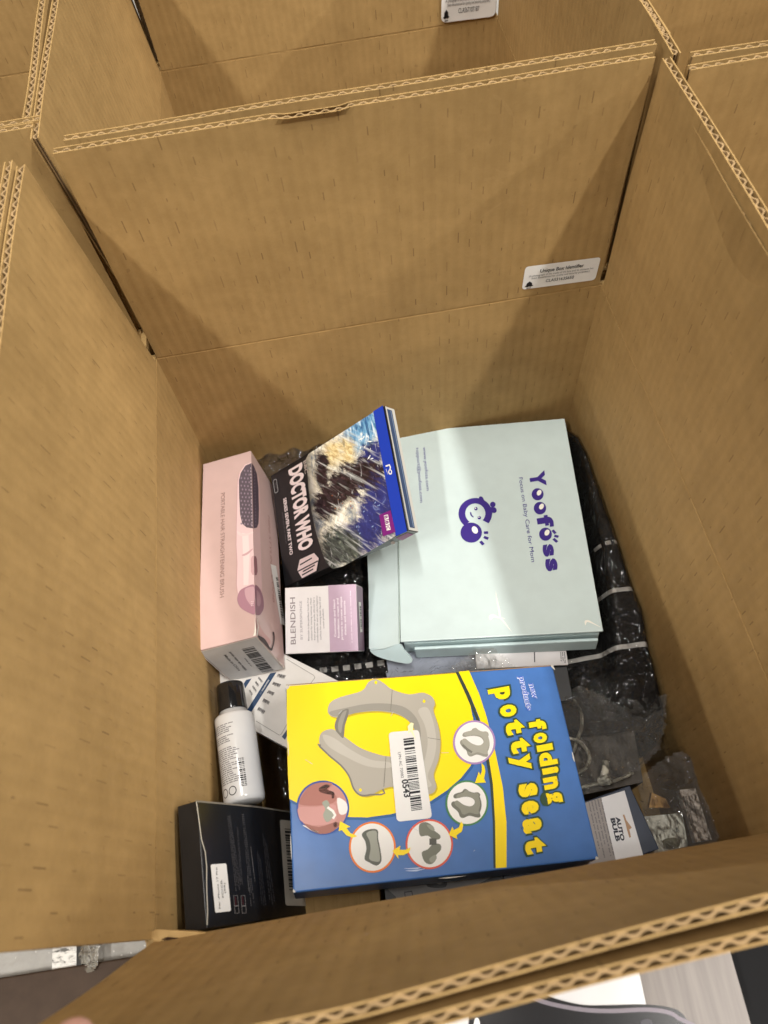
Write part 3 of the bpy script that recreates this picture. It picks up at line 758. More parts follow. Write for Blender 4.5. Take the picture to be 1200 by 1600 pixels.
# ------------------------------------------------------------------ disc case, leaning
def cover_art(face):
    """a generic stormy picture: soft splashes of light, smoke and debris"""
    t = NT('cover_print', 0.28, 0.5); v = t.obj(); t.b.inputs['Coat Weight'].default_value = 0.3
    a = t.noise(t.scale(v, (52, 34, 1)), 1, 8, 0.72, 1.2)
    s = t.noise(t.scale(v, (190, 40, 1)), 1, 4, 0.6, 1.5); 
    rm = t.n('ShaderNodeMapping'); t.l(v, rm.inputs[0]); rm.inputs['Rotation'].default_value = (0, 0, 0.75); rv = rm.outputs[0]
    ed = t.noise(t.scale(rv, (38, 150, 1)), 1, 7, 0.75, 0.8); ed2 = t.noise(t.scale(rv, (130, 330, 1)), 1, 4, 0.65, 0.6)
    st1 = t.noise(t.scale(rv, (16, 260, 1)), 1, 3, 0.6, 0.6)
    c = t.ramp(a, [(0.28, srgb(58, 66, 82)), (0.40, srgb(140, 150, 160)), (0.50, srgb(228, 222, 200)), (0.62, srgb(255, 253, 246))])
    sx = t.n('ShaderNodeSeparateXYZ'); t.l(v, sx.inputs[0]); X, Y = sx.outputs[0], sx.outputs[1]
    wob = t.math('MULTIPLY_ADD', ed, 2.6, -1.3); wob = t.math('ADD', wob, t.math('MULTIPLY_ADD', ed2, 0.5, -0.25))
    def blob(p, rx, ry, soft):
        q = face.L(p)
        dx = t.math('DIVIDE', t.math('SUBTRACT', X, q[0]), rx); dy = t.math('DIVIDE', t.math('SUBTRACT', Y, q[1]), ry)
        r = t.math('ADD', t.math('SQRT', t.math('ADD', t.math('MULTIPLY', dx, dx), t.math('MULTIPLY', dy, dy))), wob)
        return t.math('DIVIDE', t.math('SUBTRACT', 1 + soft/2, r), soft, clamp=True)
    dark = t.ramp(ed2, [(0.35, srgb(10, 9, 14)), (0.62, srgb(58, 42, 50)), (0.8, srgb(150, 120, 110))])
    blue = t.ramp(a, [(0.3, srgb(16, 18, 58)), (0.6, srgb(48, 56, 128)), (0.75, srgb(150, 170, 215))])
    sky = t.ramp(s, [(0.35, srgb(40, 96, 150)), (0.55, srgb(120, 176, 214)), (0.7, srgb(240, 248, 250))])
    fire = t.ramp(ed2, [(0.3, srgb(176, 140, 84)), (0.6, srgb(240, 224, 170))])
    rub = t.ramp(ed2, [(0.35, srgb(26, 30, 32)), (0.6, srgb(84, 94, 86)), (0.75, srgb(170, 172, 150))])
    for p, rx, ry, so, col in (((730, 240), .030, .020, .7, sky), ((660, 300), .018, .016, .8, sky), ((480, 430), .017, .012, .95, fire), ((600, 420), .010, .014, .95, fire), ((770, 440), .018, .013, .6, blue),
            ((400, 560), .010, .022, .7, dark), ((410, 500), .008, .010, .5, dark), ((560, 700), .030, .022, .35, dark), ((430, 800), .016, .018, .4, dark), ((680, 600), .020, .017, .4, dark),
            ((780, 600), .016, .012, .4, dark), ((800, 720), .018, .012, .5, dark), ((820, 900), .028, .030, .6, blue), ((700, 1040), .028, .022, .6, blue), ((900, 760), .014, .018, .5, blue),
            ((490, 1150), .019, .022, .5, rub), ((620, 1140), .014, .016, .7, rub), ((600, 860), .012, .010, .6, c)):
        c = t.mix(blob(p, rx, ry, so), c, col)
    c = t.mix(t.math('MULTIPLY', t.math('GREATER_THAN', s, 0.66), 0.4), c, srgb(238, 242, 244))
    c = t.mix(t.math('MULTIPLY', t.math('LESS_THAN', s, 0.34), 0.45), c, srgb(36, 34, 40))
    c = t.mix(t.math('MULTIPLY', t.math('SUBTRACT', st1, 0.55, clamp=True), 4.0, clamp=True), c, srgb(236, 240, 238))
    c = t.mix(t.math('MULTIPLY', t.math('SUBTRACT', 0.45, st1, clamp=True), 3.0, clamp=True), c, srgb(34, 36, 48))
    q = face.L((300, 800)); q2 = face.L((380, 800))
    fade = t.math('DIVIDE', t.math('SUBTRACT', X, q[0]), (q2[0]-q[0]), clamp=True)
    c = t.mix(fade, srgb(14, 13, 16), c)
    t.col(c)
    return t.m
CASEB = paper('black_sleeve', (0.012, 0.012, 0.014, 1), 0.35, 0.45, 0.1, 0.3)
Mb = TR(0.1291, -0.0992, -0.125) @ EUL(12.7, -40.5, -7.9)
bw, bh, bt = 0.1705, 0.1237, 0.0135
disc = card_box('disc_case', Mb, bw, bh, bt, CASEB, 'film disc case in a black and blue sleeve, leaning beside the mint box', 'disc case', 0.0007)
V7 = (420, 620, 4.8)
fb = Face(disc, None, V7)
ART = cover_art(fb)
poly(fb, 'cover_picture', [(300, 428), (792, 112), (960, 1040), (740, 1170), (560, 1270), (480, 1292), (430, 1240), (395, 1150), (350, 1000), (322, 860), (300, 700), (290, 560), (278, 470)], ART, 0.0003)
DK = ink(20, 17, 24)
rnd = random.Random(12)
def shards(face, n, x0, x1, y0, y1, mat, size, lift, asp=3.0, seed=1):
    rnd = random.Random(seed); v = []; f = []
    for _ in range(n):
        cx, cy = rnd.uniform(x0, x1), rnd.uniform(y0, y1); a = rnd.gauss(-0.9, 0.5); s_ = size*rnd.uniform(.3, 1.2)
        q = []
        for px_, py_ in ((-asp, 0), (0, -1), (asp*rnd.uniform(.4, 1), rnd.uniform(-.6, .6)), (rnd.uniform(-.5, .5), 1)):
            q.append(face.L((cx + s_*(px_*math.cos(a) - py_*math.sin(a)), cy + s_*(px_*math.sin(a) + py_*math.cos(a)))))
        k = len(v); v += q; f.append((k, k+1, k+2, k+3))
    return mesh('printed_shards', [face.P(p, lift) for p in v], orient(v, f), mat, face.o)
shards(fb, 9, 430, 640, 740, 840, ink(176, 92, 44), 4, 0.0008, 2, 2)
shards(fb, 16, 660, 800, 270, 470, ink(240, 244, 240), 5, 0.0007, 4, 3)
shards(fb, 18, 640, 870, 780, 1040, ink(150, 176, 214), 4, 0.0007, 3, 5)
poly(fb, 'banner', [(788, 112), (860, 66), (1042, 1010), (958, 1046)], ink(30, 62, 176, .3), 0.0010)
poly(fb, 'logo', rrect([(834, 888), (920, 852), (957, 1014), (864, 1048)], 0.03), ink(122, 34, 120, .3), 0.0012)
for i in range(3):
    y = 888 + i*40; x = 871 + i*7
    poly(fb, 'logo', [(x, y+3), (x+30, y-4), (x+37, y+30), (x+7, y+37)], WHITE, 0.0014)
    glyph_box(fb, 'BBC'[i], (x+18, y+16), 22, 24, (7, 40), ink(122, 34, 120, .3), 0.03, 0.0016, parent=None)
line(fb, 'logo', [(884, 522), (900, 518), (912, 512), (920, 530), (916, 548), (908, 556)], 0.0014, WHITE, 0.0014)
poly(fb, 'logo', smoothp([(908, 552), (922, 546), (932, 562), (928, 582), (912, 584), (904, 568)], 4), WHITE, 0.0014, None, smoothp([(913, 558), (921, 555), (925, 566), (921, 576), (914, 574), (911, 566)], 4))
smallprint(fb, [(884, 545), (890, 543), (904, 588), (898, 590)], 1, WHITE, 0.0014, None, .8, 2, .05, 't', dens=12)
SLV = ink(226, 206, 206)
text(fb, 'DOCTOR WHO', (158, 548), (238, 1166), (250, 506), ink(240, 224, 224), 0.055, 0.0010)
text(fb, 'SERIES SEVEN, PART TWO', (114, 766), (164, 1190), (136, 758), ink(240, 226, 226), 0.03, 0.0010)
smallprint(fb, [(102, 868), (112, 866), (142, 1112), (132, 1114)], 1, GREY, 0.0010, None, .7, 2, .02, 't', dens=34)
text(fb, 'BBC', (264, 486), (278, 582), (284, 478), ink(196, 184, 178), 0.01, 0.0010)
line(fb, 'logo', rrect([(38, 628), (62, 616), (76, 712), (52, 726)], .5), 0.0009, ink(150, 150, 150), 0.0010, None, True)
smallprint(fb, [(52, 650), (62, 646), (68, 698), (58, 702)], 1, GREY, 0.0010, None, .8, 2, .02, 't', dens=10)
hexa = [(238, 1222), (345, 1172), (380, 1212), (362, 1305), (255, 1362), (220, 1302)]
poly(fb, 'logo', hexa, SLV, 0.0010)
for a, b in (((240, 1262), (330, 1210)), ((225, 1310), (375, 1232)), ((262, 1312), (352, 1262)), ((256, 1338), (340, 1292))):
    line(fb, 'logo', [a, b], 0.0013, DK, 0.0012)
# open right-hand end of the sleeve with the clear case inside
fbe = Face(disc, Matrix(((0, 0, 1, bw/2), (0, 1, 0, 0), (-1, 0, 0, 0), (0, 0, 0, 1))), V7)
def strip_rect(o, F, pts, mat, name, lift):
    v = [F @ Vector((a, b, lift)) for a, b in pts]
    return mesh(name, v, [(0, 1, 2, 3)] if (pts[1][0]-pts[0][0])*(pts[2][1]-pts[0][1]) > (pts[1][1]-pts[0][1])*(pts[2][0]-pts[0][0]) else [(3, 2, 1, 0)], mat, o)
strip_rect(disc, fbe.F, [(0.0006, -bh/2+.0006), (bt-.0004, -bh/2+.0006), (bt-.0004, bh/2-.0006), (0.0006, bh/2-.0006)], ink(206, 206, 200), 'sleeve_edge', 0.0002)
strip_rect(disc, fbe.F, [(0.0022, -bh/2+.003), (bt-.0045, -bh/2+.003), (bt-.0045, bh/2-.003), (0.0022, bh/2-.003)], ink(66, 84, 116, .12), 'inner_case', 0.0004)
strip_rect(disc, fbe.F, [(0.0065, -bh/2+.004), (0.0078, -bh/2+.004), (0.0078, bh/2-.004), (0.0065, bh/2-.004)], ink(120, 140, 170, .12), 'inner_case', 0.0006)
fbs = Face(disc, Matrix(((1, 0, 0, 0), (0, 0, -1, -bh/2), (0, 1, 0, 0), (0, 0, 0, 1))), V7)
poly(fbs, 'printed_panel', [(955, 1058), (1040, 1018), (1085, 1030), (1000, 1075)], ink(150, 90, 140), 0.0003)
poly(fbs, 'printed_panel', ell(930, 1092, 16, 12, 20), ink(176, 160, 150), 0.0004)

# ------------------------------------------------------------------ small white and lilac box
WHC = paper('white_card', (0.76, 0.73, 0.73, 1), 0.35, 0.45, 0.02, 0.15)
LIL = paper('lilac_print', (0.50, 0.36, 0.47, 1), 0.35, 0.45, 0.03, 0.15)
Ml = TR(0.1019, -0.2081, -0.15) @ EUL(17.7, -5.0, -9.4)
lw, lh, lt = 0.0682, 0.0611, 0.032
bs = card_box('sponge_box', Ml, lw, lh, lt, WHC, 'small square white and lilac cosmetics box between the pink box and the mint box', 'box', 0.0007)
V8 = (440, 870, 5.4545)
fl_ = Face(bs, None, V8)
poly(fl_, 'printed_panel', [(397, 243), (633, 233), (655, 801), (413, 811)], LIL, 0.0002)
text(fl_, 'BLENDISH', (122, 745), (115, 345), (79, 746), ink(146, 136, 138), 0.008, 0.0004)
text(fl_, 'BY SUPERSPONGE', (181, 703), (173, 375), (161, 703), ink(160, 154, 160), 0, 0.0004)
for i, (s_, ya, yb) in enumerate((('Blendish is the perfect hands-free', 715, 350), ('solution for mixing makeup. Made', 712, 350), ('from premium grade silicone for a', 710, 345),
        ('comfortable fit and an ultra-hygienic', 730, 330), ('surface for mixing both liquid and', 706, 343), ('cream products.', 610, 440))):
    x = 238 + i*25.5
    text(fl_, s_, (x, ya), (x - 8, yb), (x - 13, ya), ink(108, 102, 112), 0.0, 0.0004)
for i, (s_, ya, yb) in enumerate((('Customize and blend', 682, 366), ('foundation, cream and', 692, 355), ('primers to create unique', 706, 340), ('shades and textures', 667, 374))):
    x = 466 + i*29
    text(fl_, s_, (x, ya), (x - 10, yb), (x - 17, ya), ink(244, 238, 242), 0.012, 0.0005)
smallprint(fl_, [(582, 292), (592, 292), (606, 742), (596, 742)], 1, ink(236, 226, 234), 0.0005, None, .7, 9, .02, 't', dens=40)
for y in (238, 806): pass
fls = Face(bs, Matrix(((0, 0, 1, lw/2), (0, 1, 0, 0), (-1, 0, 0, 0), (0, 0, 0, 1))), V8)
strip_rect(bs, fls.F, [(0.0008, -lh/2+.0008), (lt-.0008, -lh/2+.0008), (lt-.0008, lh/2-.0008), (0.0008, lh/2-.0008)], ink(146, 122, 142), 'printed_panel', 0.0002)
st = poly(fls, 'sticker', [(650, 384), (670, 388), (684, 640), (664, 645)], STK, 0.0006)
barcode(fls, [(658, 420), (670, 422), (680, 620), (668, 622)], BLK, 40, 0.0008, st, 't', 12)

# ------------------------------------------------------------------ black phone case box, standing on edge
BLKC = paper('black_card', (0.010, 0.0098, 0.0105, 1), 0.4, 0.4, 0.1, 0.15)
kx = (Vector((0.046, -0.368, -0.127)) - Vector((0.017, -0.370, -0.031))).normalized()
ky = (Vector((0.017, -0.370, -0.031)) - Vector((0.026, -0.540, -0.033)))
ky = (ky - kx*ky.dot(kx)).normalized()
cw, chh, ct = 0.17, 0.0765, 0.0159
cc = Vector((0.0178, -0.370, -0.0309)) + kx*cw/2 - ky*chh/2
Mc = frame(cc, kx, ky)
cb = card_box('phone_case_box', Mc, cw, chh, ct, BLKC, 'black phone case box on edge in the lower left corner, small white sticker', 'box', 0.0007)
V9 = (270, 1240, 5.4545)
fc = Face(cb, None, V9)
line(fc, 'worn_edge', [(196, 66), (215, 200), (240, 390), (272, 500), (284, 620), (284, 800), (292, 1000), (288, 1120)], 0.0011, ink(196, 190, 176), 0.0004)
line(fc, 'worn_edge', [(196, 66), (420, 86), (700, 112), (1000, 158)], 0.0012, ink(120, 114, 104), 0.0004)
st = poly(fc, 'sticker', rrect([(315, 606), (450, 596), (490, 1003), (355, 1018)], 0.12), STK, 0.0006)
text(fc, 'For iPhone 17 Pro', (398, 982), (368, 632), (384, 984), BLK, 0, 0.0009, st)
text(fc, 'XCCCZL', (424, 893), (408, 735), (411, 895), BLK, 0, 0.0009, st)
text(fc, '(XR)', (442, 850), (436, 764), (429, 852), BLK, 0, 0.0009, st)
DG = ink(130, 126, 126); DG2 = ink(88, 86, 88)
for quad, rows, m_, sd in (([(458, 195), (486, 188), (590, 850), (530, 860)], 4, DG2, 1), ([(540, 290), (552, 290), (600, 850), (575, 852)], 2, DG2, 2),
                        ([(582, 175), (604, 176), (700, 985), (660, 1000)], 3, DG2, 3), ([(655, 455), (664, 455), (702, 760), (692, 765)], 1, DG, 4),
                        ([(708, 470), (748, 570), (800, 990), (750, 996)], 3, DG2, 5), ([(756, 330), (800, 440), (880, 980), (820, 990)], 3, DG2, 6),
                        ([(626, 700), (636, 700), (652, 850), (642, 852)], 1, ink(120, 118, 118), 7)):
    smallprint(fc, quad, rows, m_, 0.0004, None, .5, sd, .15, 't', dens=46)
for x in (514, 576):
    line(fc, 'printed_frame', [(x, 872), (x+34, 868), (x+46, 1018), (x+12, 1022)], 0.0005, DG, 0.0004, None, True)
    line(fc, 'printed_frame', [(x+6, 960), (x+40, 957)], 0.0005, DG, 0.0004)
    line(fc, 'printed_frame', [(x+14, 880), (x+20, 950)], 0.0008, ink(90, 40, 46), 0.0004)
st = poly(fc, 'label', rrect([(905, 222), (1140, 250), (1160, 960), (955, 955)], 0.1), paper('grey_label', (0.46, 0.42, 0.36, 1), 0.45), 0.0006)
barcode(fc, [(945, 300), (1010, 305), (1030, 840), (985, 838)], BLK, 50, 0.0009, st, 't', 21)

# ------------------------------------------------------------------ white bottle with black cap
def lathe(name, prof, mat, parent, M, seg=40, sx=1.0):
    v = []; f = []
    for r, z in prof:
        for i in range(seg):
            a = 2*PI*i/seg; v.append((r*math.cos(a)*sx, r*math.sin(a), z))
    for j in range(len(prof) - 1):
        for i in range(seg):
            f.append((j*seg+i, j*seg+(i+1) % seg, (j+1)*seg+(i+1) % seg, (j+1)*seg+i))
    f.append(tuple(range(seg-1, -1, -1))); f.append(tuple((len(prof)-1)*seg + i for i in range(seg)))
    o = mesh(name, v, f, mat, parent, M, True)
    return o
BOT = paper('white_plastic', (0.74, 0.735, 0.73, 1), 0.22, 0.5, 0.02, 0.4, 0.03)
CAPB = paper('black_plastic', (0.012, 0.012, 0.013, 1), 0.12, 0.5, 0.1, 0.4, 0.02)
pa, pb = onz(365, 1117, -0.138), onz(383, 1256, -0.136)
axis = (pa - pb).normalized()
ez_ = axis; ex_ = Vector((1, 0, 0)); ex_ = (ex_ - ez_*ex_.dot(ez_)).normalized(); ey_ = ez_.cross(ex_)
blen = (pa - pb).length; br_ = 0.0166
down_ = Vector((0, 0, -1))
Mbt = Matrix(((ex_[0], ey_[0], ez_[0], pb[0]), (ex_[1], ey_[1], ez_[1], pb[1]), (ex_[2], ey_[2], ez_[2], pb[2] - 0.0), (0, 0, 0, 1)))
bot = empty('bottle', Mbt); tag(bot, 'white plastic bottle with a glossy black cap lying by the left wall', 'bottle')
L_ = blen
lathe('bottle_body', [(0.0005, 0), (br_*.86, 0), (br_*.96, 0.0012), (br_, 0.004), (br_, L_*.93), (br_*.985, L_*.965), (br_*.9, L_*.985), (br_*.72, L_), (br_*.70, L_+.003), (br_*.6, L_+.003)], BOT, bot, None)
lathe('cap', [(br_*.60, L_+.0028), (br_*.74, L_+.0028), (br_*.75, L_+.0035), (br_*.72, L_+.025), (br_*.68, L_+.0268), (br_*.6, L_+.0272), (0.0004, L_+.0272)], CAPB, bot, None)
def wrap_print(t0, t1, a0, a1, rows, mat, dens, seed, fill=.5, ragged=.25):
    """fine print wrapped round the bottle; angle measured from the side facing up"""
    rnd = random.Random(seed); v = []; f = []; R_ = br_ + 0.00012
    P = lambda a, t: (R_*math.cos(-a), R_*math.sin(-a), t)
    for r in range(rows):
        ta = t0 + (t1-t0)*(r + .5 - fill/2)/rows; tb = t0 + (t1-t0)*(r + .5 + fill/2)/rows
        end = a1 - (a1-a0)*rnd.random()*ragged; s = a0; st_ = (a1-a0)/dens
        if rnd.random() < 0.12: continue
        while (s < end) if a1 > a0 else (s > end):
            for _ in range(rnd.randint(2, 7)):
                k = len(v); e = s + st_*.7; v += [P(s, ta), P(e, ta + (tb-ta)*rnd.uniform(-.1, .3)), P(e, tb), P(s, tb)]; f.append((k, k+1, k+2, k+3)); s += st_
            s += st_*.8
    mesh('small_print', v, f, mat, bot)
wrap_print(L_*.86, L_*.20, math.radians(170), math.radians(88), 30, ink(70, 66, 70), 30, 3)
bcv = []; bcf = []
rnd = random.Random(2); t_ = L_*.44
while t_ > L_*.14:
    wd_ = rnd.choice((.0004, .0006, .0011)); a0, a1 = math.radians(66), math.radians(82); R_ = br_ + .00014; k = len(bcv)
    for a, t2 in ((a0, t_), (a1, t_), (a1, t_-wd_), (a0, t_-wd_)): bcv.append((R_*math.cos(-a), R_*math.sin(-a), t2))
    bcf.append((k, k+1, k+2, k+3)); t_ -= wd_ + rnd.choice((.0004, .0006, .0009))
mesh('barcode', bcv, bcf, BLK, bot)
v = []; f = []
for (aa, tt, rr) in ((136, .12, .0036), (108, .12, .0036)):
    k = len(v); n_ = 18
    for i in range(n_):
        th_ = 2*PI*i/n_
        for r_ in (rr, rr*.8):
            a = math.radians(aa) + r_*math.cos(th_)/br_; v.append(((br_+.00014)*math.cos(-a), (br_+.00014)*math.sin(-a), L_*tt + r_*math.sin(th_)))
    for i in range(n_):
        j = (i+1) % n_; f.append((k+2*i, k+2*i+1, k+2*j+1, k+2*j))
mesh('logo', v, f, ink(50, 48, 50), bot)

# ------------------------------------------------------------------ white folded card box with navy strips
def plane_box(name, z, p0, p1, lft, rgt, along0, along1, th, mat, label, cat):
    """flat box whose long edge runs p0 -> p1 in the photo at height z; lft/rgt extend across, along0/1 beyond the ends"""
    A, B = onz(*p0, z), onz(*p1, z); ex = (B - A).normalized(); ey = Vector((0, 0, 1)).cross(ex)
    x0, x1 = -along0, (B - A).length + along1
    c = A + ex*(x0 + x1)/2 + ey*(lft - rgt)/2
    return card_box(name, frame(c, ex, ey), x1 - x0, lft + rgt, th, mat, label, cat, 0.0006)
CREAM = paper('cream_card', (0.72, 0.69, 0.65, 1), 0.42, 0.4, 0.03)
lf = plane_box('leaflet_box', -0.172, (447, 1023), (523, 1061), 0.000, 0.0725, 0.055, 0.012, 0.012, CREAM, 'flat white card box with navy strips under the blue and yellow box', 'box')
VA = (370, 1000, 6.3158)
fa = Face(lf, None, VA)
NV = ink(34, 62, 96)
poly(fa, 'printed_stripe', [(330, 330), (392, 318), (140, 718), (88, 716)], NV, 0.0003)
poly(fa, 'printed_stripe', [(92, 395), (146, 380), (82, 480), (70, 430)], NV, 0.0003)
poly(fa, 'printed_stripe', [(445, 955), (520, 850), (540, 870), (475, 985)], NV, 0.0003)
smallprint(fa, [(212, 556), (224, 562), (334, 380), (322, 374)], 1, ink(220, 220, 220), 0.0005, None, .8, 1, .3, 's', dens=22)
smallprint(fa, [(110, 520), (150, 590), (270, 400), (228, 352)], 4, GREY, 0.0004, None, .45, 2, .3, 's', dens=26)
smallprint(fa, [(185, 720), (250, 770), (520, 330), (425, 310)], 5, GREY, 0.0004, None, .42, 3, .35, 's', dens=34)
line(fa, 'printed_frame', [(492, 190), (760, 350), (772, 372), (700, 470), (440, 930), (420, 940), (190, 800)], 0.0005, ink(150, 146, 140), 0.0004)
# ------------------------------------------------------------------ dark bundle of cloth in clear plastic
def fabric():
    t = NT('black_cloth', 0.8, 0.15); v = t.obj()
    sx = t.n('ShaderNodeSeparateXYZ'); t.l(v, sx.inputs[0]); x, y = sx.outputs[0], sx.outputs[1]
    base = t.ramp(t.noise(v, 420, 2), [(0.3, (0.004, 0.004, 0.0045, 1)), (0.7, (0.013, 0.012, 0.012, 1))])
    def band(y0, sl, wd, x0, x1, dash):
        yy = t.math('SUBTRACT', t.math('SUBTRACT', y, y0), t.math('MULTIPLY', x, sl))
        m = t.math('LESS_THAN', t.math('ABSOLUTE', yy), wd/2)
        m = t.math('MULTIPLY', m, t.math('MULTIPLY', t.math('GREATER_THAN', x, x0), t.math('LESS_THAN', x, x1)))
        if dash: m = t.math('MULTIPLY', m, t.math('LESS_THAN', t.math('FRACT', t.math('DIVIDE', x, dash)), 0.6))
        return m
    m = band(-0.167, -0.02, .0042, .30, .45, .0085)
    for b in (band(-0.212, -0.03, .0042, .30, .45, None), band(-0.263, -0.03, .0042, .30, .45, None), band(-0.2335, -0.06, .0052, .05, .2, .0112)):
        m = t.math('MAXIMUM', m, b)
    t.col(t.mix(m, base, (0.42, 0.40, 0.38, 1)))
    t.bump(t.noise(v, 35, 4), 0.4, 0.006)
    return t.m
def sheet(name, fn, x0, x1, y0, y1, nx, ny, mat, parent=None, base=None, M=None, skip=None):
    """height field; with base also closed down to that height"""
    v = []; f = []; idx = {}
    for j in range(ny + 1):
        for i in range(nx + 1):
            x = x0 + (x1-x0)*i/nx; y = y0 + (y1-y0)*j/ny
            p = fn(x, y)
            v.append(p if isinstance(p, tuple) else (x, y, p))
    for j in range(ny):
        for i in range(nx):
            q = (j*(nx+1)+i, j*(nx+1)+i+1, (j+1)*(nx+1)+i+1, (j+1)*(nx+1)+i)
            if skip and skip((x0 + (x1-x0)*(i+.5)/nx), (y0 + (y1-y0)*(j+.5)/ny)): continue
            f.append(q)
    if base is not None:
        rim = [i for i in range(nx+1)] + [(j*(nx+1)+nx) for j in range(1, ny+1)] + [ny*(nx+1)+i for i in range(nx-1, -1, -1)] + [j*(nx+1) for j in range(ny-1, 0, -1)]
        k = len(v); v += [(v[i][0], v[i][1], base) for i in rim]; n = len(rim)
        f += [(rim[(a+1) % n], rim[a], k+a, k+(a+1) % n) for a in range(n)]
    return mesh(name, v, f, mat, parent, M, True)
def edge(x, a, b, w):
    d = min(x - a, b - x)/w
    return 0 if d <= 0 else (1 if d >= 1 else math.sqrt(1 - (1-d)**2))
def bundle_h(x, y):
    e = edge(x, 0.055, 0.4035, 0.012)*edge(y, -0.352, -0.001, 0.022)
    h = -0.30 + (0.098 + 0.006*min(1, max(0, (x-.3)/.06)))*e
    if 0.2 < x < 0.36 and -0.24 < y < -0.01: h -= 0.012*min(1, (x-.2)/.01, (.36-x)/.012)
    xm = 0.3866 + 0.1395*(y + 0.0166) + 0.003                 # the cloth swells up between the mint box and the carton wall
    t = max(0, min(1, (x - xm)/0.016)); p = max(0, min(1, (y + 0.335)/0.09))*max(0, min(1, (-0.012 - y)/0.03))
    h += 0.030*math.sin(t*PI/2)*p
    h += 0.0045*noise.noise(Vector((x*22, y*22, 1))) + 0.0025*noise.noise(Vector((x*60, y*45, 5)))
    return h
bun = empty('cloth_bundle', TR(0, 0, 0))
tag(bun, 'black cloth with grey stripes folded in clear plastic under the mint box', 'wrapped cloth')
sheet('cloth', bundle_h, 0.056, 0.3985, -0.350, -0.002, 150, 110, fabric(), bun, -0.325)
CLEAR = film('clear_plastic', gloss=0.32, haze=0.004, rough=0.10, bs=14, hcol=(0.5, 0.5, 0.5, 1))
CLEARM = film('clear_plastic_milky', gloss=0.5, haze=0.09, rough=0.09, hcol=(0.52, 0.51, 0.49, 1), bs=26)
def wrap_h(x, y):
    r = 0.5*noise.noise(Vector((x*28, y*16, 3))) + 0.5*abs(noise.noise(Vector((x*55 + y*30, y*50, 8))))
    far = max(0, (x - 0.2)/.2)
    near = max(0, min(1, (-y - .24)/.05)); lf_ = max(0, min(1, (0.2 - x)/.05))
    k = 0.0012 + 0.007*max(near, lf_)
    return max(bundle_h(x, y) + 0.0022, -0.235 if y > -.35 else -.24) + k*abs(r)*1.3
sheet('plastic_wrap', wrap_h, 0.03, 0.3985, -0.372, -0.0015, 120, 120, CLEAR, bun)

# ------------------------------------------------------------------ more goods in the pile
def patch(name, outline, z, hfn, mat, parent=None, step=0.0022, M=None):
    """a draped piece of film or cloth: outline in photo points at height z, hfn(x, y) adds height"""
    P = [onz(u, v, z) for u, v in outline]; n = len(P)
    x0, x1 = min(p[0] for p in P), max(p[0] for p in P); y0, y1 = min(p[1] for p in P), max(p[1] for p in P)
    def inside(x, y):
        c = False; j = n - 1
        for i in range(n):
            if (P[i][1] > y) != (P[j][1] > y) and x < (P[j][0]-P[i][0])*(y-P[i][1])/(P[j][1]-P[i][1]) + P[i][0]: c = not c
            j = i
        return c
    nx, ny = int((x1-x0)/step)+1, int((y1-y0)/step)+1
    vid = {}; v = []; f = []
    def gv(i, j):
        if (i, j) not in vid:
            x, y = x0 + i*step, y0 + j*step; vid[(i, j)] = len(v); v.append((x, y, z + hfn(x, y)))
        return vid[(i, j)]
    for j in range(ny):
        for i in range(nx):
            if inside(x0 + (i+.5)*step, y0 + (j+.5)*step): f.append((gv(i, j), gv(i+1, j), gv(i+1, j+1), gv(i, j+1)))
    return mesh(name, v, f, mat, parent, M, True)
def tube(name, pts, r, mat, parent=None, seg=8):
    pts = [Vector(p) for p in pts]; v = []; f = []; k = len(pts)
    for i, p in enumerate(pts):
        d = (pts[min(i+1, k-1)] - pts[max(i-1, 0)]).normalized(); a = d.cross(Vector((0, 0, 1))).normalized(); b = d.cross(a)
        v += [p + (a*math.cos(2*PI*j/seg) + b*math.sin(2*PI*j/seg))*r for j in range(seg)]
    for i in range(k-1):
        for j in range(seg): f.append((i*seg+j, i*seg+(j+1) % seg, (i+1)*seg+(j+1) % seg, (i+1)*seg+j))
    f += [tuple(range(seg)), tuple((k-1)*seg + j for j in range(seg-1, -1, -1))]
    return mesh(name, v, f, mat, parent, None, True)
wr = lambda a, b, s_: (lambda x, y: a*noise.noise(Vector((x*32, y*32, s_))) + b*abs(noise.noise(Vector((x*85+y*40, y*70, s_+4)))))
def flat_box(name, z, quad, th, mat, label, cat, bev=0.0006):
    """box whose top face follows four photo points (TL, TR, BR, BL) at height z"""
    a, b, c, d = (onz(*p, z) for p in quad)
    ex = ((b - a) + (c - d)).normalized(); ey = Vector((0, 0, 1)).cross(ex)
    w_ = ((b-a).length + (c-d).length)/2; h_ = (abs((a-d).dot(ey)) + abs((b-c).dot(ey)))/2
    return card_box(name, frame((a+b+c+d)/4, ex, ey), w_, h_, th, mat, label, cat, bev)
# navy and white lamp box at the right
NAVYC = paper('navy_card', (0.012, 0.022, 0.05, 1), 0.4, 0.4, 0.1)
zb = -0.17
tr = onz(984, 1227, zb); exb = Vector((math.cos(math.radians(9)), math.sin(math.radians(9)), 0)); eyb = Vector((-exb[1], exb[0], 0))
wb, hb = 0.125, 0.0505
lb = card_box('lamp_box', frame(tr - exb*wb/2 - eyb*hb/2, exb, eyb), wb, hb, 0.045, NAVYC, 'navy and white car lamp box under the right edge of the blue and yellow box', 'box', 0.0007)
VB = (870, 1080, 4.6154)
fl2 = Face(lb, None, VB)
poly(fl2, 'printed_panel', [(100, 838), (488, 716), (632, 1216), (300, 1300), (190, 1300)], paper('pale_print', (0.74, 0.73, 0.74, 1), 0.4, 0.4, 0.02), 0.0003)
poly(fl2, 'printed_panel', [(100, 838), (318, 768), (420, 1200), (440, 1280), (190, 1300)], ink(150, 142, 138), 0.0005)
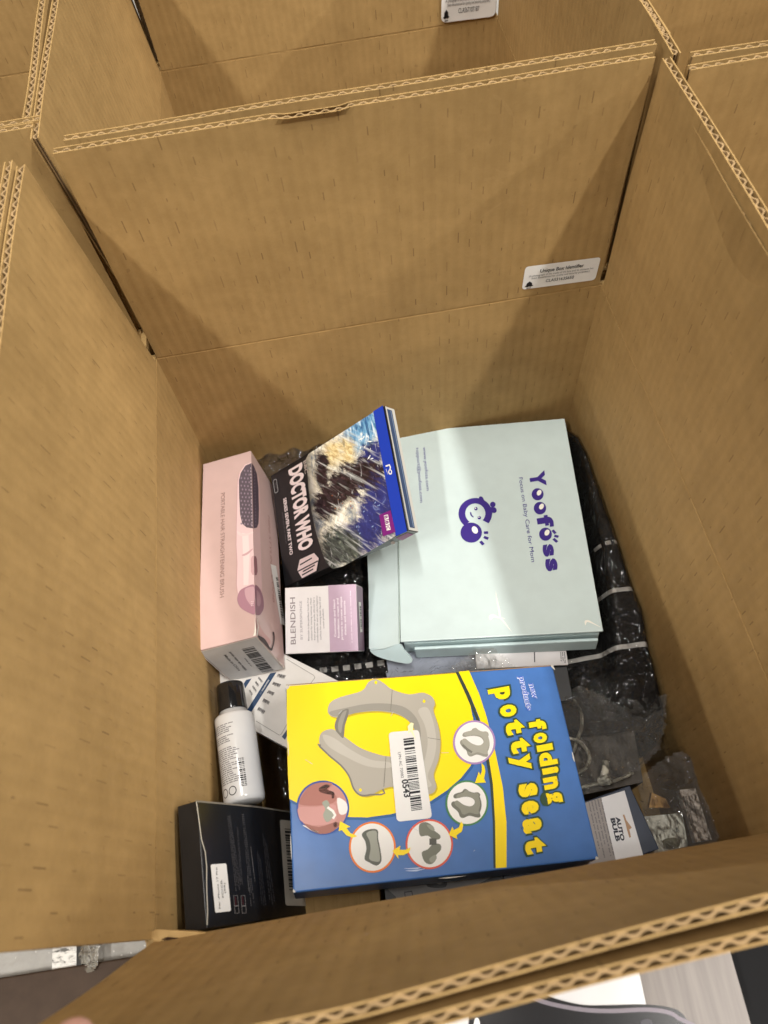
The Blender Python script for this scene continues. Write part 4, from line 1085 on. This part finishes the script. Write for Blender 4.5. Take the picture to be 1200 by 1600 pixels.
for i in range(5):
    x = 222 + i*22
    smallprint(fl2, [(x, 800 - i*6), (x+12, 797 - i*6), (x+112, 1235 - i*6), (x+100, 1240 - i*6)], 1, GREY, 0.0007, None, .8, i, .25, 't', dens=44)
text(fl2, 'AUTO', (424, 908), (462, 1080), (450, 902), ink(22, 24, 44), 0.05, 0.0007)
text(fl2, 'BULB', (386, 918), (428, 1085), (414, 912), ink(22, 24, 44), 0.05, 0.0007)
poly(fl2, 'logo', [(474, 892), (486, 890), (500, 930), (540, 985), (522, 998), (534, 1052), (522, 1058), (505, 1000), (496, 960)], ink(176, 138, 104), 0.0007)
# clear bag with printed cards, right corner
bag = empty('card_bag', TR(0, 0, 0)); tag(bag, 'crumpled clear plastic bag of small printed cards in the right front corner', 'plastic bag')
zc = -0.196
def tilted(name, quad, zs, th, mat, parent):
    P = [onz(*p, z) for p, z in zip(quad, zs)]
    nrm = (P[1]-P[0]).cross(P[3]-P[0]).normalized()
    if nrm[2] < 0: nrm = -nrm
    v = P + [p - nrm*th for p in P]
    o = mesh(name, v, [(0, 3, 2, 1), (4, 5, 6, 7), (0, 1, 5, 4), (1, 2, 6, 5), (2, 3, 7, 6), (3, 0, 4, 7)], mat, parent)
    bm = bmesh.new(); bm.from_mesh(o.data); bmesh.ops.recalc_face_normals(bm, faces=bm.faces); bm.to_mesh(o.data); bm.free()
    return o, P
cd1, P1_ = tilted('card', [(1006, 1276), (1066, 1270), (1075, 1322), (1022, 1334)], [zc]*4, 0.012, paper('pale_card', (0.74, 0.72, 0.62, 1)), bag)
fcd = Face(cd1, frame(P1_[0], (1, 0, 0), (0, 1, 0)), VB)
text(fcd, '1.', (712, 1045), (742, 1040), (708, 1008), BLK, 0.02, 0.0004)
text(fcd, '&', (862, 1018), (888, 1014), (858, 984), BLK, 0.01, 0.0004)
poly(fcd, 'stain', smoothp([(770, 1070), (850, 1055), (890, 1080), (870, 1130), (790, 1140), (765, 1105)], 3), ink(104, 98, 74), 0.0003)
cd2, P2_ = tilted('card', [(1061, 1234), (1087, 1232), (1112, 1312), (1088, 1316)], [zc+.006]*4, 0.010, paper('beige_card', (0.50, 0.42, 0.36, 1)), bag)
fcd2 = Face(cd2, frame(P2_[0], (1, 0, 0), (0, 1, 0)), VB)
smallprint(fcd2, [(900, 760), (980, 750), (1040, 1000), (970, 1010)], 4, ink(70, 56, 50), 0.0004, None, .5, 3, .5, 't', dens=16)
cd3, _ = tilted('card', [(1018, 1238), (1040, 1248), (1047, 1262), (1014, 1262)], [zc+.002]*4, 0.006, paper('orange_card', (0.58, 0.30, 0.06, 1)), bag)
film_h = wr(0.010, 0.010, 3)
patch('film', [(988, 1226), (1010, 1206), (1040, 1183), (1062, 1178), (1092, 1194), (1110, 1216), (1117, 1250), (1116, 1320), (1070, 1338), (1012, 1345), (1004, 1290)], zc, lambda x, y: 0.010 + film_h(x, y), CLEARM, bag)
# clear bag with a white cord
cbag = empty('cord_bag', TR(0, 0, 0)); tag(cbag, 'clear bag holding a pale looped cord beside the blue and yellow box', 'plastic bag')
zk = -0.205
DARKC = paper('grey_brown_card', (0.085, 0.07, 0.055, 1), 0.6)
tilted('backing', [(850, 1105), (1000, 1120), (1010, 1195), (980, 1240), (860, 1260)][:1] + [(985, 1112), (1005, 1222), (872, 1250)], [zk-.006]*4, 0.05, DARKC, cbag)
CORD = paper('pale_cord', (0.50, 0.47, 0.38, 1), 0.45)
def px_curve(pts, z, n=6):
    q = smoothp(pts, n)[:(len(pts)-1)*n+1]
    return [onz(u, v, z + 0.003*math.sin(i*0.35)) for i, (u, v) in enumerate(q)]
tube('cord', px_curve([(868, 1096), (886, 1092), (900, 1098), (908, 1115), (909, 1135), (902, 1155), (892, 1172)], zk+.008), 0.0016, CORD, cbag)
tube('cord', px_curve([(880, 1158), (900, 1156), (914, 1168), (921, 1182), (917, 1198), (905, 1206), (890, 1210)], zk+.008), 0.0016, CORD, cbag)
tube('cord', px_curve([(900, 1234), (925, 1226), (960, 1220), (985, 1208)], zk+.006), 0.0015, CORD, cbag)
tube('plug', px_curve([(943, 1218), (945, 1205), (946, 1193)], zk+.008), 0.0034, CORD, cbag)
tube('plug', px_curve([(940, 1220), (950, 1219)], zk+.008), 0.0042, CORD, cbag)
fh2 = wr(0.008, 0.011, 9)
patch('film', [(866, 1090), (905, 1080), (960, 1102), (1005, 1096), (1036, 1092), (1034, 1140), (1024, 1176), (990, 1210), (960, 1226), (905, 1246), (880, 1200)], zk, lambda x, y: 0.012 + fh2(x, y), CLEARM, cbag)
# grey pouch, white card and dark card between the mint box and the blue box
GREYP = film('grey_pouch', gloss=0.35, haze=0.92, hcol=(0.27, 0.29, 0.34, 1), rough=0.2)
pouch = patch('grey_pouch', [(604, 1000), (760, 985), (880, 1000), (880, 1060), (720, 1062), (606, 1068)], -0.193, wr(0.003, 0.003, 6), GREYP)
tag(pouch, 'blue grey plastic pouch showing between the mint box and the potty seat box', 'pouch')
wc = flat_box('white_card', -0.184, [(742, 1005), (884, 1000), (886, 1038), (744, 1046)], 0.002, WHC, 'small white card with a dark vertical line in front of the mint box', 'card')
VC = (590, 980, 3.75)
fw = Face(wc, None, VC)
line(fw, 'printed_line', [(918, 118), (920, 206)], 0.0010, ink(90, 88, 92))
smallprint(fw, [(1066, 148), (1100, 146), (1104, 216), (1070, 218)], 3, BLK, 0.0004, None, .6, 2, .2, 't', dens=14)
DGC = paper('dark_grey_card', (0.035, 0.036, 0.038, 1), 0.45)
dcard = flat_box('grey_card', -0.19, [(800, 1044), (888, 1036), (893, 1096), (806, 1100)], 0.004, DGC, 'plain dark grey card at the upper right corner of the potty seat box', 'card')
fh3 = wr(0.003, 0.006, 14)
scrapf = patch('clear_film', [(702, 1046), (728, 1028), (752, 1006), (766, 1010), (806, 1042), (800, 1056), (710, 1060)], -0.172, lambda x, y: fh3(x, y), film('clear_scrap', gloss=0.6, haze=0.10))
tag(scrapf, 'pointed scrap of clear film lying against the front edge of the mint box', 'plastic film')
bagc = patch('clear_bag', [(398, 708), (436, 700), (470, 704), (520, 690), (590, 668), (560, 740), (470, 760), (420, 752)], -0.175, lambda x, y: 0.012*abs(noise.noise(Vector((x*30, y*30, 2)))) + 0.008*noise.noise(Vector((x*70, y*60, 6))), film('clear_crumple', gloss=0.9, haze=0.03, rough=0.1))
tag(bagc, 'crumpled clear plastic showing between the pink box and the back wall', 'plastic bag')
# goods under the near edge of the potty seat box
kb = flat_box('kraft_box', -0.165, [(470, 1372), (588, 1358), (600, 1450), (484, 1462)], 0.06, KRAFT2, 'plain brown box under the near edge of the potty seat box', 'box')
bp_ = flat_box('black_pouch', -0.175, [(596, 1345), (900, 1300), (910, 1400), (606, 1448)], 0.05, DGC, 'dark packet under the near edge of the potty seat box', 'packet')
VD = (440, 1340, 2.143)
fpk = Face(bp_, None, VD)
poly(fpk, 'printed_panel', smoothp([(376, 90), (690, 50), (690, 72), (600, 110), (480, 150), (400, 165), (382, 130)], 3), ink(120, 116, 114), 0.0004)
poly(fpk, 'printed_panel', smoothp([(486, 86), (510, 84), (530, 90), (552, 80), (550, 98), (520, 102), (490, 98)], 3), ink(24, 24, 26), 0.0006)
line(fpk, 'printed_frame', [(412, 116), (436, 113), (440, 134), (415, 138)], 0.0010, BLK, 0.0006, None, True)
sup = tag(from_bm('plain_box', boxmesh(0.17, 0.11, 0.15, 0.001), KRAFT2, None, TR(0.18, -0.36, -0.178)), 'plain brown carton half hidden beneath the blue and yellow box', 'box')
# ------------------------------------------------------------------ floor paint, slat, scraps
ZP = ZF + 0.001
def floor_poly(name, pts, z, mat, th=0.0):
    P = [onz(u, v, z) for u, v in pts]; n = len(P)
    v = P + [p - Vector((0, 0, th)) for p in P] if th else P
    f = [tuple(range(n-1, -1, -1))]
    if th: f += [(i, (i+1) % n, n+(i+1) % n, n+i) for i in range(n)]
    o = mesh(name, v, f, mat)
    bm = bmesh.new(); bm.from_mesh(o.data); bmesh.ops.recalc_face_normals(bm, faces=bm.faces); bm.to_mesh(o.data); bm.free()
    return o
tag(floor_poly('painted_stripe', [(84, 1400), (120, 1400), (119, 1560), (80, 1560)], ZP, WORN), kind='structure')
sl = floor_poly('dark_strip', [(120, 1395), (127, 1395), (128, 1570), (119, 1570)], ZF + 0.004, paper('dark_rubber', (0.03, 0.028, 0.026, 1), 0.7), 0.006)
tag(sl, 'thin dark strip on the concrete beside the worn white paint', 'strip')
sh1 = wr(0.010, 0.012, 21)
sc1 = patch('film_scrap', [(130, 1462), (158, 1456), (160, 1500), (156, 1514), (136, 1520), (128, 1494)], ZF + 0.004, lambda x, y: 0.004 + sh1(x*2, y*2), film('silver_scrap', gloss=1.0, haze=0.35, rough=0.2, hcol=(0.5, 0.46, 0.38, 1)), step=0.002)
tag(sc1, 'shiny crumpled scrap of film on the concrete floor', 'plastic film')
# added dark slab for a carton flap, low to let light reach the floor
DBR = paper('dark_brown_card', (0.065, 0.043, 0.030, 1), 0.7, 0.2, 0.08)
za = -0.3245
A_, B_ = onz(0, 1528, za), onz(275, 1484, za)
exd = (B_ - A_).normalized(); eyd = Vector((-exd[1], exd[0], 0))
cdb = (A_ + B_)/2 - exd*0.06 - eyd*0.09
db = card_box('stand_in_slab', frame(cdb, exd, eyd), (B_-A_).length + 0.13, 0.18, za - ZF, DBR, 'flat dark brown slab added for a carton flap, low to let light onto the floor', 'cardboard', 0.002)
# white printed box inside the front carton
WHB = paper('white_gloss_card', (0.62, 0.61, 0.61, 1), 0.25, 0.5, 0.01)
zw = -0.05
wbx = card_box('appliance_box', TR((0.03+0.333)/2 - 0.0085, -0.63, zw) @ EUL(0, 0, -4), 0.303, 0.29, 0.25, WHB, 'white box picturing a black appliance, in the carton at the bottom edge', 'box', 0.0015)
VE = (800, 1380, 3.0)
fwb = Face(wbx, None, VE)
def wood():
    t = NT('grey_wood_print', 0.4, 0.4); v = t.obj()
    n = t.noise(t.scale(v, (160, 9, 1)), 1, 4, 0.6)
    t.col(t.ramp(n, [(0.3, (0.12, 0.10, 0.088, 1)), (0.7, (0.20, 0.172, 0.152, 1))]))
    return t.m
poly(fwb, 'printed_panel', [(572, 300), (970, 170), (1005, 262), (1130, 700), (1060, 900), (700, 900)], wood(), 0.0003)
poly(fwb, 'printed_picture', smoothp([(-194, 565), (-130, 505), (-20, 480), (70, 490), (200, 540), (330, 570), (450, 572), (600, 568), (720, 578), (790, 605), (830, 670), (850, 780), (700, 900), (-100, 900), (-194, 800)], 4), ink(20, 19, 21, .25), 0.0006)
line(fwb, 'printed_picture', smoothp([(-180, 600), (-80, 545), (40, 525), (180, 565), (330, 592), (470, 598), (620, 592), (720, 602), (775, 630), (805, 690)], 4)[:37], 0.0022, ink(120, 112, 120), 0.0009)
poly(fwb, 'printed_picture', smoothp([(600, 650), (625, 635), (650, 640), (655, 665), (620, 680)], 3), ink(60, 58, 64), 0.0009)
poly(fwb, 'logo', ell(-165, 660, 14, 30, 24), WHITE, 0.0009)

blk = tag(from_bm('filler_box', boxmesh(0.055, 0.30, 0.24, 0.002), paper('matt_black', (0.006, 0.006, 0.007, 1), 0.7, 0.2), None, TR(0.368, -0.63, -0.075)), 'black filler box added to darken the bottom right corner beside the white printed box', 'box')  # black filler added so the gap beside the white box stays dark
# ------------------------------------------------------------------ the person: seen fingertip, unseen body posed to shade the carton's front
SKIN = paper('skin', (0.62, 0.33, 0.26, 1), 0.45, 0.4, 0.06, 0.1)
SHIRT = paper('dark_jumper', (0.05, 0.05, 0.06, 1), 0.9, 0.1, 0.1, 0.3)
TROUS = paper('dark_trousers', (0.03, 0.035, 0.05, 1), 0.9, 0.1, 0.1, 0.3)
def skin_body(name, verts, edges, radii, mat, parent=None, root=0, sub=1):
    me = bpy.data.meshes.new(name); me.from_pydata(verts, edges, []); me.update()
    o = bpy.data.objects.new(name, me); COL.objects.link(o)
    md = o.modifiers.new('skin', 'SKIN'); md.use_smooth_shade = True
    sv = me.skin_vertices[0].data
    for i, r in enumerate(radii): sv[i].radius = (r, r) if not isinstance(r, tuple) else r
    sv[root].use_root = True
    m2 = o.modifiers.new('sub', 'SUBSURF'); m2.levels = sub; m2.render_levels = sub
    dg = bpy.context.evaluated_depsgraph_get(); dg.update()
    nm = bpy.data.meshes.new_from_object(o.evaluated_get(dg)); nm.name = name
    bpy.data.objects.remove(o)
    nm.materials.clear(); nm.materials.append(mat)
    for p in nm.polygons: p.use_smooth = True
    return link(name, nm, parent)
def limb_set(*chains):
    """each chain: list of (point, radius); a chain starting with an int hangs on that vertex"""
    V, Ed, R_ = [], [], []
    for ch in chains:
        prev = None
        for it in ch:
            if isinstance(it, int): prev = it; continue
            V.append(it[0]); R_.append(it[1])
            if prev is not None: Ed.append((prev, len(V)-1))
            prev = len(V)-1
    return V, Ed, R_
fx, fy_, fz_ = 0.0075, -0.4795, 0.108             # tip of the finger hooked over the front flap
body = limb_set(
    [((0.12, -1.14, 0.60), (.17, .12)), ((0.12, -1.05, 0.78), (.15, .11)), ((0.12, -0.90, 0.96), (.18, .12)), ((0.12, -0.77, 1.08), (.13, .09)), ((0.12, -0.69, 1.15), .058),
     ((0.13, -0.64, 1.21), (.075, .085)), ((0.14, -0.60, 1.29), (.08, .095)), ((0.14, -0.61, 1.37), .06)],
    [3, ((-0.08, -0.80, 1.06), .075), ((-0.24, -0.74, 0.88), .056), ((-0.30, -0.72, 0.66), .048), ((-0.12, -0.66, 0.36), .036), ((-0.018, -0.590, 0.182), .027)],
    [3, ((0.32, -0.80, 1.06), .075), ((0.48, -0.75, 0.90), .056), ((0.54, -0.72, 0.72), .048), ((0.36, -0.65, 0.61), .036), ((0.25, -0.60, 0.56), .028)],
    [0, ((0.03, -1.16, 0.50), .10), ((0.01, -1.16, 0.10), .065), ((0.0, -1.18, -0.26), .045), ((0.0, -1.10, -0.30), .04)],
    [0, ((0.21, -1.16, 0.50), .10), ((0.23, -1.16, 0.10), .065), ((0.24, -1.18, -0.26), .045), ((0.24, -1.10, -0.30), .04)])
per = skin_body('person', *body, SHIRT)
tag(per, 'person leaning over, unseen body posed to shade the front, one pink fingertip on the flap', 'person')
hand = limb_set([((-0.02, -0.590, 0.178), .024), ((-0.004, -0.560, 0.176), (.030, .016)), ((0.008, -0.534, 0.182), (.034, .014))],
    [2, ((0.030, -0.518, 0.203), .0090), ((0.041, -0.497, 0.2135), .0092), ((0.0445, -0.485, 0.2125), .0085), ((0.0450, -0.4795, 0.2045), .0082), ((0.0450, -0.4785, 0.2000), .0068)],
    [2, ((-0.004, -0.512, 0.180), .0085), ((-0.010, -0.508, 0.158), .008), ((-0.012, -0.512, 0.138), .0072)],
    [2, ((-0.020, -0.514, 0.176), .0080), ((-0.028, -0.511, 0.154), .0075), ((-0.030, -0.514, 0.136), .0068)],
    [2, ((-0.034, -0.520, 0.172), .0072), ((-0.043, -0.516, 0.154), .0066), ((-0.046, -0.517, 0.140), .0058)],
    [1, ((0.034, -0.556, 0.172), .0105), ((0.050, -0.545, 0.168), .0095), ((0.060, -0.532, 0.168), .008)])
hd = skin_body('hand', *hand, SKIN, per, 0, 2)
rh = limb_set([((0.25, -0.60, 0.56), .026), ((0.228, -0.565, 0.545), (.030, .016)), ((0.222, -0.545, 0.535), (.034, .014))],
    [2, ((0.20, -0.515, 0.53), .0085), ((0.185, -0.500, 0.525), .008), ((0.172, -0.492, 0.522), .007)],
    [2, ((0.21, -0.505, 0.52), .0085), ((0.198, -0.492, 0.515), .008), ((0.186, -0.486, 0.510), .007)],
    [2, ((0.225, -0.505, 0.51), .008), ((0.212, -0.492, 0.503), .0075), ((0.200, -0.487, 0.500), .0065)],
    [2, ((0.24, -0.515, 0.505), .007), ((0.23, -0.500, 0.498), .0065), ((0.22, -0.495, 0.495), .0055)],
    [1, ((0.205, -0.560, 0.57), .0105), ((0.190, -0.545, 0.575), .0095), ((0.178, -0.535, 0.572), .008)])
skin_body('hand', *rh, SKIN, per, 0, 2)
hdm = limb_set([((0.12, -0.71, 1.13), .055), ((0.135, -0.635, 1.22), (.078, .09)), ((0.14, -0.595, 1.30), (.084, .10)), ((0.14, -0.61, 1.38), .062)])
skin_body('head', *hdm, SKIN, per, 0, 2)
